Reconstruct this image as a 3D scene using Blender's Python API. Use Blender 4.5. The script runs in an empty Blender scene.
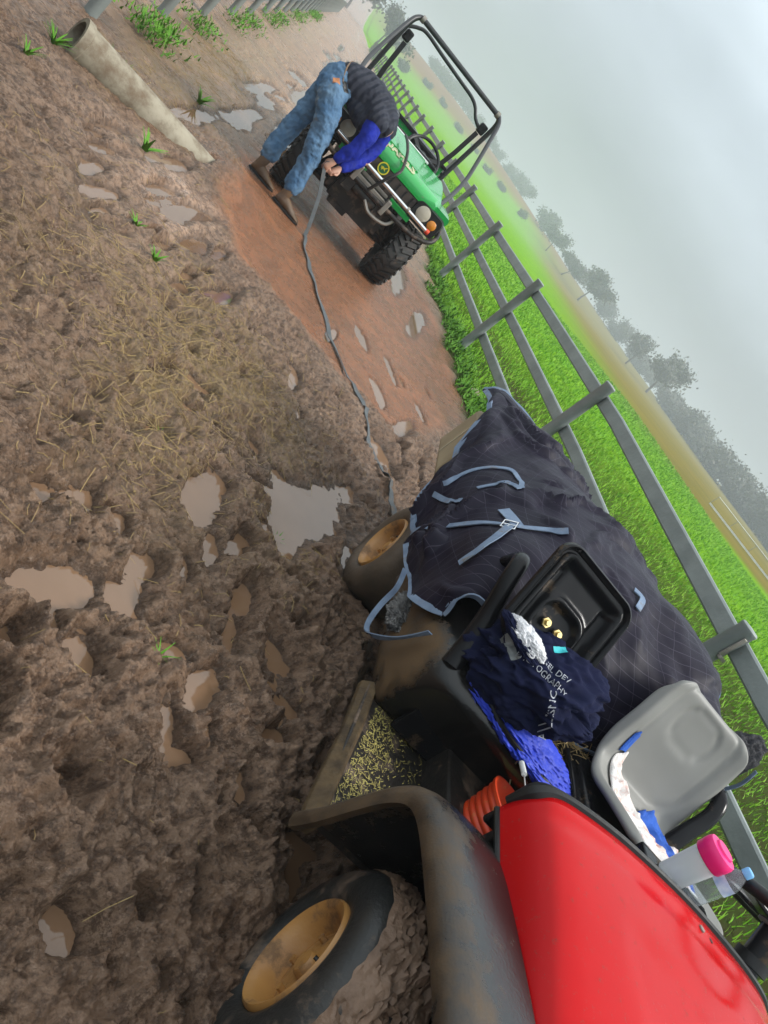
import bpy, bmesh, math, random
import numpy as np
from mathutils import Vector, Matrix, noise as mnoise
from mathutils.bvhtree import BVHTree
random.seed(7)
SC = bpy.context.scene
COL = SC.collection
R_ = math.radians
# ------------------------------------------------------------------ camera
cam = bpy.data.objects.new('camera', bpy.data.cameras.new('camera'))
COL.objects.link(cam)
AL, PT, YW, CH = R_(36), R_(19.5), R_(27.2), 1.5
Fh = Vector((math.sin(YW), math.cos(YW), 0)); Rt = Vector((math.cos(YW), -math.sin(YW), 0)); Zu = Vector((0, 0, 1))
Fw = Fh*math.cos(PT) - Zu*math.sin(PT); Up = Fh*math.sin(PT) + Zu*math.cos(PT)
cx = Rt*math.sin(AL) + Up*math.cos(AL); cy = Rt*(-math.cos(AL)) + Up*math.sin(AL)
m = Matrix.Identity(4)
for i in range(3):
    m[i][0], m[i][1], m[i][2] = cx[i], cy[i], -Fw[i]
m[2][3] = CH
cam.matrix_world = m
cam.data.sensor_fit = 'HORIZONTAL'; cam.data.sensor_width = 36; cam.data.lens = 36*770/768
cam.data.clip_start = 0.02; cam.data.clip_end = 3000
SC.camera = cam
# ------------------------------------------------------------------ world, sun, exposure
SUN_EL, SUN_AZ = R_(48), R_(112)          # azimuth measured from +Y towards +X
W = bpy.data.worlds.new('World'); SC.world = W; W.use_nodes = True
nt = W.node_tree; nt.nodes.clear()
def wn(t, **k):
    n = nt.nodes.new(t)
    for a, b in k.items(): setattr(n, a, b)
    return n
out = wn('ShaderNodeOutputWorld'); bg = wn('ShaderNodeBackground')
sky = wn('ShaderNodeTexSky', sky_type='NISHITA'); sky.sun_disc = False
sky.sun_elevation = SUN_EL; sky.sun_rotation = SUN_AZ; sky.dust_density = 4; sky.air_density = 1.5
tc = wn('ShaderNodeTexCoord'); sep = wn('ShaderNodeSeparateXYZ')
nt.links.new(tc.outputs['Generated'], sep.inputs[0])
ramp = wn('ShaderNodeValToRGB')
els = ramp.color_ramp.elements
els[0].position = 0.0; els[0].color = (1.75, 1.95, 2.03, 1)
els[1].position = 1.0; els[1].color = (9.0, 9.5, 9.8, 1)
for ps, c in ((.10, (2.2, 2.45, 2.62)), (.22, (3.35, 3.78, 4.15)), (.34, (4.6, 5.25, 5.75)), (.6, (7.6, 8.4, 8.8))):
    e = els.new(ps); e.color = (*c, 1)
nt.links.new(sep.outputs['Z'], ramp.inputs[0])
mp = wn('ShaderNodeMapping'); mp.inputs['Scale'].default_value = (2.2, 2.2, 7)
nt.links.new(tc.outputs['Generated'], mp.inputs[0])
cl = wn('ShaderNodeTexNoise'); cl.inputs['Scale'].default_value = 1.5; cl.inputs['Detail'].default_value = 5; cl.inputs['Roughness'].default_value = .45
nt.links.new(mp.outputs[0], cl.inputs['Vector'])
mr = wn('ShaderNodeMapRange'); mr.inputs[1].default_value = .3; mr.inputs[2].default_value = .7; mr.inputs[3].default_value = .80; mr.inputs[4].default_value = 1.12
nt.links.new(cl.outputs['Fac'], mr.inputs[0])
mul = wn('ShaderNodeMix', data_type='RGBA', blend_type='MULTIPLY'); mul.inputs[0].default_value = 1
nt.links.new(ramp.outputs[0], mul.inputs[6]); nt.links.new(mr.outputs[0], mul.inputs[7])
mix = wn('ShaderNodeMix', data_type='RGBA'); mix.inputs[0].default_value = .93
nt.links.new(sky.outputs[0], mix.inputs[6]); nt.links.new(mul.outputs[2], mix.inputs[7])
nt.links.new(mix.outputs[2], bg.inputs[0]); bg.inputs[1].default_value = 0.08
nt.links.new(bg.outputs[0], out.inputs[0])
sun = bpy.data.objects.new('sun', bpy.data.lights.new('sun', 'SUN')); COL.objects.link(sun)
sun.data.energy = 1.5; sun.data.angle = R_(18); sun.data.color = (1, .97, .92)
sd = Vector((math.cos(SUN_EL)*math.sin(SUN_AZ), math.cos(SUN_EL)*math.cos(SUN_AZ), math.sin(SUN_EL)))
sun.rotation_euler = sd.to_track_quat('Z', 'Y').to_euler()
SC.view_settings.view_transform = 'Standard'; SC.view_settings.look = 'None'
SC.view_settings.exposure = 1.35; SC.view_settings.gamma = 1
SC.render.engine = 'CYCLES'
SC.cycles.use_denoising = True
SC.cycles.max_bounces = 6; SC.cycles.volume_bounces = 1; SC.cycles.transparent_max_bounces = 8
SC.cycles.sample_clamp_indirect = 4

# ------------------------------------------------------------------ materials
def mat(name, c1, c2=None, rough=.6, metal=0, nscale=8, bump=0, bscale=60, spec=.5, mud=None, mudamt=0, mudscale=9, coat=0, vec='Object', zmud=None, zax='Z', msoft=.06, zadd=(.28,-.12)):
    M = bpy.data.materials.new(name); M.use_nodes = True
    t = M.node_tree; N = t.nodes; L = t.links; N.clear()
    o = N.new('ShaderNodeOutputMaterial'); p = N.new('ShaderNodeBsdfPrincipled'); L.new(p.outputs[0], o.inputs[0])
    tcn = N.new('ShaderNodeTexCoord'); V = tcn.outputs[vec]
    p.inputs['Roughness'].default_value = rough; p.inputs['Metallic'].default_value = metal
    p.inputs['Specular IOR Level'].default_value = spec; p.inputs['Coat Weight'].default_value = coat
    c2 = c2 or tuple(c*.8 for c in c1)
    n1 = N.new('ShaderNodeTexNoise'); n1.inputs['Scale'].default_value = nscale; n1.inputs['Detail'].default_value = 6; L.new(V, n1.inputs['Vector'])
    r = N.new('ShaderNodeMapRange'); r.inputs[1].default_value = .3; r.inputs[2].default_value = .7; L.new(n1.outputs['Fac'], r.inputs[0])
    mx = N.new('ShaderNodeMix'); mx.data_type = 'RGBA'; mx.inputs[6].default_value = (*c1, 1); mx.inputs[7].default_value = (*c2, 1)
    L.new(r.outputs[0], mx.inputs[0]); col = mx.outputs[2]; ro = None
    if mud:
        n2 = N.new('ShaderNodeTexNoise'); n2.inputs['Scale'].default_value = mudscale; n2.inputs['Detail'].default_value = 9; n2.inputs['Roughness'].default_value = .72; L.new(V, n2.inputs['Vector'])
        r2 = N.new('ShaderNodeMapRange'); th = 1 - mudamt
        r2.inputs[1].default_value = th-msoft; r2.inputs[2].default_value = th+msoft
        src = n2.outputs['Fac']
        if zmud:                                        # mud splashed from below: more of it low on the part
            s = N.new('ShaderNodeSeparateXYZ'); L.new(V, s.inputs[0])
            zr = N.new('ShaderNodeMapRange'); zr.inputs[1].default_value = zmud[0]; zr.inputs[2].default_value = zmud[1]; zr.inputs[3].default_value, zr.inputs[4].default_value = zadd
            L.new(s.outputs[zax], zr.inputs[0]); ad = N.new('ShaderNodeMath'); L.new(src, ad.inputs[0]); L.new(zr.outputs[0], ad.inputs[1]); src = ad.outputs[0]
        L.new(src, r2.inputs[0])
        m2 = N.new('ShaderNodeMix'); m2.data_type = 'RGBA'; m2.inputs[7].default_value = (*mud, 1); L.new(r2.outputs[0], m2.inputs[0]); L.new(col, m2.inputs[6]); col = m2.outputs[2]
        rr = N.new('ShaderNodeMapRange'); rr.inputs[3].default_value = rough; rr.inputs[4].default_value = .75; L.new(r2.outputs[0], rr.inputs[0]); L.new(rr.outputs[0], p.inputs['Roughness'])
    L.new(col, p.inputs['Base Color'])
    if bump:
        n3 = N.new('ShaderNodeTexNoise'); n3.inputs['Scale'].default_value = bscale; n3.inputs['Detail'].default_value = 5; L.new(V, n3.inputs['Vector'])
        b = N.new('ShaderNodeBump'); b.inputs['Strength'].default_value = bump; b.inputs['Distance'].default_value = .01; L.new(n3.outputs['Fac'], b.inputs['Height']); L.new(b.outputs[0], p.inputs['Normal'])
    return M
MUDC = (.13, .092, .066)
MUDB = (.10, .062, .03)
M = {}
M['black_plastic'] = mat('black_plastic', (.006,.006,.007), (.011,.011,.012), .16, spec=.17, bump=.05, bscale=300, mud=MUDB, mudamt=.36, mudscale=6)
M['body_muddy'] = mat('body_muddy', (.006,.006,.006), (.012,.011,.010), .16, spec=.4, mud=(.095,.056,.024), mudamt=.40, mudscale=7, bump=.12, bscale=140, zmud=(.03,.10), zax='X', msoft=.12, zadd=(.20,-.24))
M['fender'] = mat('fender', (.014,.014,.014), (.008,.008,.008), .2, spec=.5, mud=(.075,.045,.020), mudamt=.37, mudscale=11, bump=.12, bscale=170, zmud=(-.10,.06), zax='X', msoft=.16, zadd=(.22,-.10))
M['red_paint'] = mat('red_paint', (.44,.003,.005), (.38,.0025,.004), 0.2, nscale=3, spec=.15, mud=(.15,.03,.016), mudamt=.345, mudscale=60)
M['dark_metal'] = mat('dark_metal', (.012,.011,.010), (.024,.02,.017), .45, spec=.3, bump=.2, mud=MUDC, mudamt=.42)
M['tyre'] = mat('tyre', (.016,.017,.017), (.03,.028,.025), .36, spec=.4, bump=.2, bscale=90, mud=MUDC, mudamt=.42, mudscale=7)
M['tyre_brown'] = mat('tyre_brown', (.05,.036,.024), (.075,.05,.031), .5, bump=.25, bscale=70, mud=(.09,.062,.04), mudamt=.5, mudscale=5)
M['rim'] = mat('rim', (.40,.20,.055), (.30,.14,.04), .42, mud=(.16,.085,.035), mudamt=.42, mudscale=11, bump=.15, bscale=60)
M['mud'] = mat('mud', (.26,.165,.108), (.12,.073,.046), .6, nscale=14, bump=.9, bscale=45)
M['grey_vinyl'] = mat('grey_vinyl', (.225,.222,.207), (.185,.182,.168), .48, spec=.25, nscale=4, bump=.05, bscale=500, mud=(.17,.15,.12), mudamt=.27, mudscale=14)
M['rubber'] = mat('rubber', (.008,.008,.008), (.014,.014,.014), .4, spec=.3, bump=.1)
M['brass'] = mat('brass', (.7,.55,.25), None, .35, .9)
M['chrome'] = mat('chrome', (.75,.75,.76), None, .18, 1)
M['wire'] = mat('wire', (.6,.6,.6), None, .3, 1)
M['rail_paint'] = mat('rail_paint', (.235,.262,.25), (.165,.187,.18), .5, nscale=5, bump=.25, bscale=30, mud=(.21,.20,.18), mudamt=.34, mudscale=18)
M['green_paint'] = mat('green_paint', (.012,.30,.055), (.01,.25,.045), .25, nscale=3, coat=.4, mud=(.10,.12,.05), mudamt=.34, mudscale=14)
M['steel'] = mat('steel', (.30,.28,.25), (.2,.18,.15), .45, .5, bump=.15)
M['yellow_paint'] = mat('yellow_paint', (.75,.65,.03), None, .5)
M['cream'] = mat('cream', (.75,.74,.5), None, .5)
M['amber'] = mat('amber', (.6,.22,.02), None, .2)
M['lens'] = mat('lens', (.42,.38,.30), (.33,.30,.24), .15)
M['pipe'] = mat('pipe', (.30,.265,.20), (.20,.175,.125), .7, spec=.2, nscale=6, mud=(.13,.09,.058), mudamt=.44, mudscale=6, msoft=.1, bump=.1)
M['white_paint'] = mat('white_paint', (.7,.71,.7), (.55,.56,.55), .5)
M['leaf_dark'] = mat('leaf_dark', (.06,.066,.05), (.10,.092,.06), .6, nscale=.8)
M['bark'] = mat('bark', (.12,.10,.085), (.07,.055,.045), .8, nscale=5, bump=.4)
M['skin'] = mat('skin', (.45,.25,.17), (.40,.2,.14), .5)
M['denim'] = mat('denim', (.045,.11,.21), (.115,.195,.29), .85, spec=.2, nscale=6, bump=.6, bscale=45, mud=(.24,.23,.19), mudamt=.34, mudscale=4)
M['vest'] = mat('vest', (.016,.019,.032), (.026,.029,.042), .7, spec=.25, nscale=18, bump=.2, bscale=200)
M['shirt'] = mat('shirt', (.006,.018,.28), (.004,.012,.18), .75, spec=.2, nscale=14, bump=.3, bscale=60)
M['leather'] = mat('leather', (.14,.078,.034), (.08,.046,.024), .6, mud=MUDC, mudamt=.42, bump=.2)
M['tan_leather'] = mat('tan_leather', (.42,.17,.06), (.35,.13,.05), .6)
M['strap'] = mat('strap', (.095,.105,.11), (.06,.068,.072), .8, nscale=20, bump=.4, bscale=400, mud=MUDC, mudamt=.40, mudscale=12)
M['trim'] = mat('trim', (.22,.29,.40), (.15,.20,.29), .8, spec=.2, nscale=25, bump=.5, bscale=500, mud=(.20,.16,.12), mudamt=.38, mudscale=10)
M['navy'] = mat('navy', (.006,.008,.030), (.010,.013,.038), .85, spec=.1, nscale=12, bump=.4, bscale=300)
M['fleece'] = mat('fleece', (.75,.75,.77), (.6,.6,.62), .95, nscale=50, bump=1, bscale=160)
M['reflect'] = mat('reflect', (.22,.235,.235), (.17,.18,.18), .5)
M['print'] = mat('print', (.42,.44,.48), (.35,.36,.4), .8)
M['teal'] = mat('teal', (.03,.45,.5), None, .7)
M['blue_bag'] = mat('blue_bag', (.012,.045,.55), (.008,.03,.42), .6, nscale=9, mud=(.35,.42,.6), mudamt=.33, mudscale=40, bump=.5, bscale=90)
M['orange'] = mat('orange', (.62,.055,.01), (.5,.035,.008), .45, nscale=20, mud=(.5,.2,.05), mudamt=.36, mudscale=40)
M['black_cloth'] = mat('black_cloth', (.010,.010,.014), (.018,.018,.024), .8, bump=.4, bscale=120)
M['tan_box'] = mat('tan_box', (.30,.235,.14), (.22,.165,.095), .75, nscale=6, bump=.2, bscale=40)
M['twine'] = mat('twine', (.5,.42,.3), None, .9)
M['floor_mud'] = mat('floor_mud', (.10,.066,.032), (.045,.030,.017), .7, spec=.2, nscale=20, bump=.4, bscale=60)
M['straw'] = mat('straw', (.38,.27,.105), (.26,.175,.07), .7, nscale=3)
M['chaff'] = mat('chaff', (.46,.40,.12), (.30,.24,.06), .7, nscale=30)
M['shag'] = mat('shag', (.09,.09,.09), (.22,.21,.20), .9, nscale=60, bump=1, bscale=120)
M['cotton'] = mat('cotton', (.74,.72,.70), (.66,.60,.56), .95, nscale=10, bump=.5, bscale=200, mud=(.62,.30,.24), mudamt=.43, mudscale=9)
M['royal'] = mat('royal', (.02,.10,.45), (.015,.07,.34), .9, bump=.4, bscale=200)
M['pink'] = mat('pink', (.80,.02,.20), (.75,.02,.17), .35)
M['bluecap'] = mat('bluecap', (.16,.42,.72), None, .4)
M['paper'] = mat('paper', (.75,.8,.85), (.3,.45,.7), .6, nscale=30)

def clear_mat(name, col, rough, alpha_like=.5, trans=.85):
    Mx = mat(name, col, col, rough)
    p = [n for n in Mx.node_tree.nodes if n.type == 'BSDF_PRINCIPLED'][0]
    p.inputs['Transmission Weight'].default_value = trans; p.inputs['IOR'].default_value = 1.12
    return Mx
M['frosted'] = clear_mat('frosted', (.92,.93,.95), .3, trans=.55)
M['bottle_plastic'] = clear_mat('bottle_plastic', (.93,.97,1.0), .06, trans=.92)

# ------------------------------------------------------------------ mesh helpers
class MB:
    def __init__(s): s.v = []; s.f = []; s.uv = None
    def add(s, vs, fs):
        o = len(s.v); s.v += [tuple(v) for v in vs]; s.f += [tuple(i+o for i in f) for f in fs]; return s
    def box(s, c, d, rot=None):
        c = Vector(c); d = Vector(d)/2; vs = []
        for x in (-1,1):
            for y in (-1,1):
                for z in (-1,1):
                    p = Vector((x*d.x, y*d.y, z*d.z))
                    if rot: p = rot @ p
                    vs.append(c+p)
        return s.add(vs, [(0,1,3,2),(4,6,7,5),(0,4,5,1),(2,3,7,6),(0,2,6,4),(1,5,7,3)])
    def tube(s, pts, r, seg=10, cap=True, flat=1.0):
        pts = [Vector(p) for p in pts]; n = len(pts)
        rs = r if isinstance(r, (list, tuple)) else [r]*n
        vs = []; fs = []; up = None
        for i, p in enumerate(pts):
            t = (pts[min(i+1,n-1)]-pts[max(i-1,0)]).normalized()
            if up is None:
                up = t.orthogonal().normalized()
            u = (up - t*up.dot(t)).normalized(); up = u; w = t.cross(u)
            for k in range(seg):
                a = 2*math.pi*k/seg
                vs.append(p + (u*math.cos(a)*flat + w*math.sin(a))*rs[i])
        for i in range(n-1):
            for k in range(seg):
                a = i*seg+k; b = i*seg+(k+1)%seg
                fs.append((a, b, b+seg, a+seg))
        if cap:
            fs.append(tuple(range(seg-1,-1,-1))); fs.append(tuple(range((n-1)*seg, n*seg)))
        return s.add(vs, fs)
    def ribbon(s, pts, wdirs, w, th):
        """a flat strap: centre points, width directions, width, thickness"""
        pts = [Vector(p) for p in pts]; n = len(pts); vs = []; fs = []
        for i, p in enumerate(pts):
            t = (pts[min(i+1,n-1)]-pts[max(i-1,0)]).normalized()
            wd = Vector(wdirs[i] if isinstance(wdirs, list) else wdirs); wd = (wd - t*wd.dot(t)).normalized(); nn = t.cross(wd)
            ww = (w[i] if isinstance(w, list) else w)/2
            vs += [p-wd*ww-nn*th/2, p+wd*ww-nn*th/2, p+wd*ww+nn*th/2, p-wd*ww+nn*th/2]
        for i in range(n-1):
            for k in range(4): fs.append((i*4+k, i*4+(k+1)%4, i*4+4+(k+1)%4, i*4+4+k))
        fs += [(3,2,1,0), tuple((n-1)*4+k for k in range(4))]
        return s.add(vs, fs)
    def lathe(s, prof, axis='z', seg=32, c=(0,0,0), close=False, jit=None):
        """profile of (r, h)"""
        vs = []; fs = []; n = len(prof); c = Vector(c)
        for k in range(seg):
            a = 2*math.pi*k/seg
            for r, h in prof:
                x, y = r*math.cos(a), r*math.sin(a)
                p = {'z': Vector((x,y,h)), 'x': Vector((h,x,y)), 'y': Vector((y,h,x))}[axis]
                vs.append(c+p)
        m = n if close else n-1
        for k in range(seg):
            for i in range(m):
                a = k*n+i; b = k*n+(i+1)%n; k2 = (k+1)%seg
                fs.append((a, k2*n+i, k2*n+(i+1)%n, b))
        return s.add(vs, fs)
    def grid(s, P, flip=False):
        """P[i][j] array of points"""
        P = np.asarray(P); a, b = P.shape[:2]; fs = []
        for i in range(a-1):
            for j in range(b-1):
                q = (i*b+j, i*b+j+1, (i+1)*b+j+1, (i+1)*b+j)
                fs.append(q[::-1] if flip else q)
        return s.add([tuple(v) for v in P.reshape(-1,3)], fs)
    def loft(s, secs, cap=True):
        n = len(secs[0]); vs = []; fs = []
        for c in secs: vs += list(c)
        for i in range(len(secs)-1):
            for k in range(n): fs.append((i*n+k, i*n+(k+1)%n, (i+1)*n+(k+1)%n, (i+1)*n+k))
        if cap: fs += [tuple(range(n-1,-1,-1)), tuple(range((len(secs)-1)*n, len(secs)*n))]
        return s.add(vs, fs)
def obj(name, mb, m, parent=None, smooth=True, bevel=0, subsurf=0, thick=0, angle=40, loc=None, offset=-1):
    me = bpy.data.meshes.new(name); me.from_pydata(mb.v, [], mb.f); me.update()
    bm = bmesh.new(); bm.from_mesh(me); bmesh.ops.recalc_face_normals(bm, faces=bm.faces); bm.to_mesh(me); bm.free()
    if smooth: me.polygons.foreach_set('use_smooth', [True]*len(me.polygons))
    if smooth and not subsurf: me.set_sharp_from_angle(angle=R_(angle))
    o = bpy.data.objects.new(name, me); COL.objects.link(o)
    me.materials.append(M[m] if isinstance(m, str) else m)
    if parent: o.parent = parent
    if loc: o.location = loc
    if thick:
        k = o.modifiers.new('solid', 'SOLIDIFY'); k.thickness = thick; k.offset = offset
    if bevel:
        k = o.modifiers.new('bevel', 'BEVEL'); k.width = bevel; k.segments = 3; k.limit_method = 'ANGLE'; k.angle_limit = R_(35)
    if subsurf:
        k = o.modifiers.new('sub', 'SUBSURF'); k.levels = k.render_levels = subsurf
    return o
def empty(name, mw=None, loc=None):
    o = bpy.data.objects.new(name, None); COL.objects.link(o); o.empty_display_size = .2
    if mw is not None: o.matrix_world = mw
    if loc is not None: o.location = loc
    return o
def tag(o, label, cat, group=None):
    o['label'] = label; o['category'] = cat
    if group: o['group'] = group
    return o
def kind(o, k): o['kind'] = k; return o
def setmw(o, mw): o.matrix_world = mw; return o
def cat_spline(pts, n):
    """Catmull-Rom through points (numpy), n samples"""
    P = np.asarray(pts, float); k = len(P); t = np.linspace(0, k-1, n); i = np.minimum(t.astype(int), k-2); f = (t-i)[:,None]
    sh = (-1,)+(1,)*(P.ndim-1); f = f.reshape((-1,)+(1,)*(P.ndim-1))
    p0 = P[np.maximum(i-1,0)]; p1 = P[i]; p2 = P[i+1]; p3 = P[np.minimum(i+2,k-1)]
    return .5*((2*p1)+(-p0+p2)*f+(2*p0-5*p1+4*p2-p3)*f*f+(-p0+3*p1-3*p2+p3)*f**3)
def hsh(ix, iy, s):
    h = (ix*374761393 + iy*668265263 + s*974634221) & 0xFFFFFFFF
    h = ((h ^ (h >> 13))*1274126177) & 0xFFFFFFFF
    return ((h ^ (h >> 16)) & 0xFFFF)/65535.
def vnoise(x, y, s=0):
    x = np.asarray(x, float); y = np.asarray(y, float)
    ix = np.floor(x).astype(np.int64); iy = np.floor(y).astype(np.int64); fx = x-ix; fy = y-iy
    fx = fx**3*(fx*(fx*6-15)+10); fy = fy**3*(fy*(fy*6-15)+10)
    a = hsh(ix,iy,s); b = hsh(ix+1,iy,s); c = hsh(ix,iy+1,s); d = hsh(ix+1,iy+1,s)
    return (a+(b-a)*fx)*(1-fy)+(c+(d-c)*fx)*fy
def fbm(x, y, s=0, o=5, g=.5, l=2.03):
    t = 0; A = 1; n = 0; c, sn = math.cos(.6), math.sin(.6)
    for i in range(o):
        t = t+A*(vnoise(x,y,s+i*17)*2-1); n += A; A *= g
        x, y = (x*c-y*sn)*l, (x*sn+y*c)*l
    return t/n
def sstep(a, b, x):
    t = np.clip((x-a)/(b-a), 0, 1); return t*t*(3-2*t)
# ------------------------------------------------------------------ ground
PUD = [ # x, y, along-x (half), along-y (half) vectors of puddles in the mud
 (.80,2.58,(.07,.08),(.03,-.15)),(.41,2.07,(.03,.03),(.02,-.06)),(.28,1.97,(.03,.04),(.02,-.04)),(1.40,3.19,(.19,.22),(.01,-.23)),
 (1.23,2.88,(.08,.09),(.03,-.30)),(.89,2.29,(.04,.04),(.02,-.09)),(.99,2.41,(.04,.04),(.01,-.06)),(.81,2.08,(.03,.03),(.02,-.06)),
 (.65,1.81,(.05,.05),(.03,-.09)),(.66,1.96,(.04,.04),(.02,-.07)),(.46,1.67,(.11,.10),(.03,-.07)),(.56,1.52,(.025,.025),(.02,-.04)),
 (.40,1.43,(.03,.03),(.02,-.04)),(.90,1.47,(.035,.03),(.03,-.09)),(1.03,1.54,(.025,.02),(.01,-.06)),(.97,1.42,(.05,.02),(.01,-.03)),(1.30,1.69,(.05,.035),(.01,-.04)),
 (.78,.87,(.05,.02),(.02,-.045)),(.93,.97,(.03,.012),(.01,-.03)),(1.06,1.08,(.014,.01),(.01,-.07)),(1.02,.84,(.02,.01),(.01,-.02)),(1.1,.80,(.015,.01),(.01,-.03)),
 (-.39,4.43,(.03,.16),(.03,-.07)),(.26,4.82,(.08,.22),(.03,-.11)),(.06,4.99,(.10,.3),(.04,-.13)),(-.27,5.6,(.03,.18),(.03,-.1)),
 (1.11,4.31,(.04,.08),(.02,-.15)),(2.19,5.19,(.12,.2),(-.01,-.14)),(1.39,5.57,(.05,.12),(0,-.1)),(.55,4.45,(.05,.2),(.03,-.08)),(1.9,4.4,(.07,.1),(.02,-.12)),
 (2.3,4.6,(.05,.2),(-.02,-.2)),(1.05,2.0,(.03,.03),(.02,-.1)),(1.62,3.6,(.05,.08),(.02,-.08)),(1.2,3.9,(.03,.06),(.01,-.06)),(.15,5.35,(.12,.25),(.03,-.1)),(-.1,5.1,(.06,.2),(.03,-.06)),
 (1.2,22,(.25,3),(.1,0)),(.4,16,(.2,2),(.15,0)),(1.0,14,(.12,1.5),(.1,0)),(.7,30,(.3,5),(.2,0)),(-.2,12,(.1,1.2),(.1,0)),(2.3,11.5,(.15,1.2),(.1,0)),(1.6,40,(.3,9),(.3,0)),(2.4,9.6,(.12,.8),(.1,0)),(2.6,8.3,(.12,.5),(.08,0)),(-.35,7.6,(.1,.7),(.08,0)),(-.1,9.4,(.1,.9),(.08,0))]
_r = np.random.default_rng(77)
for _i in range(46):                                # small hoof print pools
    _x, _y = _r.uniform(.3,1.45), _r.uniform(1.2,3.5); _s = _r.uniform(.018,.05); _a = _r.uniform(0,3.14); _e = _r.uniform(1.1,2.4)
    PUD.append((_x,_y,(_s*math.cos(_a),_s*math.sin(_a)),(-_s*_e*math.sin(_a),_s*_e*math.cos(_a))))
for _i in range(26):                                # wet flats up the left of the lane
    _x, _y = _r.uniform(-.55,.5), _r.uniform(4.0,6.6); _s = _r.uniform(.03,.09)
    PUD.append((_x,_y,(_s*.6,_s*2.2),(-_s*.5,_s*.3)))
for _i in range(34):
    _y = 8.5+36*_r.random()**1.5; _x = _r.uniform(-.25,.75)+.012*_y; _s = _r.uniform(.05,.13)
    PUD.append((_x,_y,(_s,0),(_s*.4,_s*(2+.25*_y))))
for _i in range(16):
    _x, _y = _r.uniform(1.6,2.7), _r.uniform(4.3,6.6); _s = _r.uniform(.02,.06)
    PUD.append((_x,_y,(_s,_s*.4),(-_s*.8,_s*3)))
WATER = -.012
GRAV = [(.19,6.96),(.2,5.9),(.5,5.3),(1.01,5.15),(1.57,5.0),(2.0,4.95),(2.35,5.25),(2.8,6.2),(3.1,7.31),(3.1,8.6),(2.9,10),(2.2,11),(1.2,11),(.5,9.5),(.25,8.2)]
def poly_sd(x, y, poly):
    d = np.full(np.shape(x), 1e9); ins = np.zeros(np.shape(x), bool); n = len(poly)
    for i in range(n):
        x0,y0 = poly[i]; x1,y1 = poly[(i+1)%n]; ex,ey = x1-x0,y1-y0
        t = np.clip(((x-x0)*ex+(y-y0)*ey)/(ex*ex+ey*ey),0,1); d = np.minimum(d, np.hypot(x-x0-t*ex, y-y0-t*ey))
        c = ((y0>y)!=(y1>y)) & (x < (x1-x0)*(y-y0)/(y1-y0+1e-12)+x0); ins ^= c
    return np.where(ins, d, -d)
def edge_x(y): return 2.98+.05*np.clip(y-7,-6,12)*(y>0)
def m_grav(x, y): return sstep(-.16,.14, poly_sd(x,y,GRAV)+.16*fbm(x*2.2,y*2.2,91,3))
def m_grass(x, y): return sstep(-.18,.18, x-edge_x(y)+.35*fbm(x*1.6,y*1.6,33,3))
def m_straw(x, y):
    a = np.exp(-(((x-.45)/.75)**2+((y-3.25)/.85)**2)); b = np.exp(-(((x+.72-.006*y)/.42)**2))*sstep(5.5,8.5,y)*(1-sstep(40,60,y))*.9
    return np.clip((a+b)*1.5*(.55+.9*fbm(x*2.3,y*2.3,55,4)),0,1)
def base_z(x, y):
    tilt = np.clip(.055*(x-1.2),-.14,.11)*sstep(3.8,6.2,y)*(1-.6*sstep(14,30,y))
    # bank over the culvert
    px = -1.1+4.65*np.clip((x+1.1)/4.65,0,1); py = 5.95+2.15*np.clip((x+1.1)/4.65,0,1)
    md = .11*np.exp(-((y-py)/.36)**2)*sstep(-.3,.15,x)*(1-sstep(.35,.7,x))*(1-sstep(2.6,3.1,x))
    far = np.clip(.03*(x-4.2),0,6)*sstep(4,9,x)
    hill = 12.8*sstep(255,490,y)*np.exp(-((x-60)/128)**2) + 1.2*sstep(60,200,np.abs(y))*sstep(200,350,np.hypot(x,y))
    bank = .35*sstep(-.9,-3.5,x)*sstep(5,9,y)
    return tilt+md+far+hill+bank*0
def cells(x, y, s):
    ix = np.floor(x).astype(np.int64); iy = np.floor(y).astype(np.int64); d = np.full(np.shape(x), 9.)
    for a in (-1,0,1):
        for b in (-1,0,1):
            px = ix+a+hsh(ix+a,iy+b,s); py = iy+b+hsh(ix+a,iy+b,s+5); r = .45+.75*hsh(ix+a,iy+b,s+9)
            d = np.minimum(d, np.hypot(x-px,y-py)/r)
    return np.sqrt(np.clip(1-d*d,0,1))
DENT = []
rg = np.random.default_rng(5)
for i in range(230):
    DENT.append((rg.uniform(-1.0,2.2), rg.uniform(.4,5.2), rg.uniform(.05,.10), rg.uniform(0,6.28), rg.uniform(.012,.035)))
for t in np.linspace(0,1,26):                      # wheel rut beside the cart
    DENT.append((1.32+.32*t+rg.uniform(-.02,.02), .9+2.2*t, .10, .2, .015))
DENT += [(1.28,1.98,.16,.3,.06),(.66,1.15,.07,.2,.07),(1.42,2.25,.14,.3,.05),(1.15,1.2,.09,.2,.04)]
RUTS = [ # long lines of the rut edges: (x0, x-slope, amplitude, half-width)
 (.55,.02,.03,.12),(1.75,-.01,.035,.14),(1.15,.0,-.02,.2)]
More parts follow.
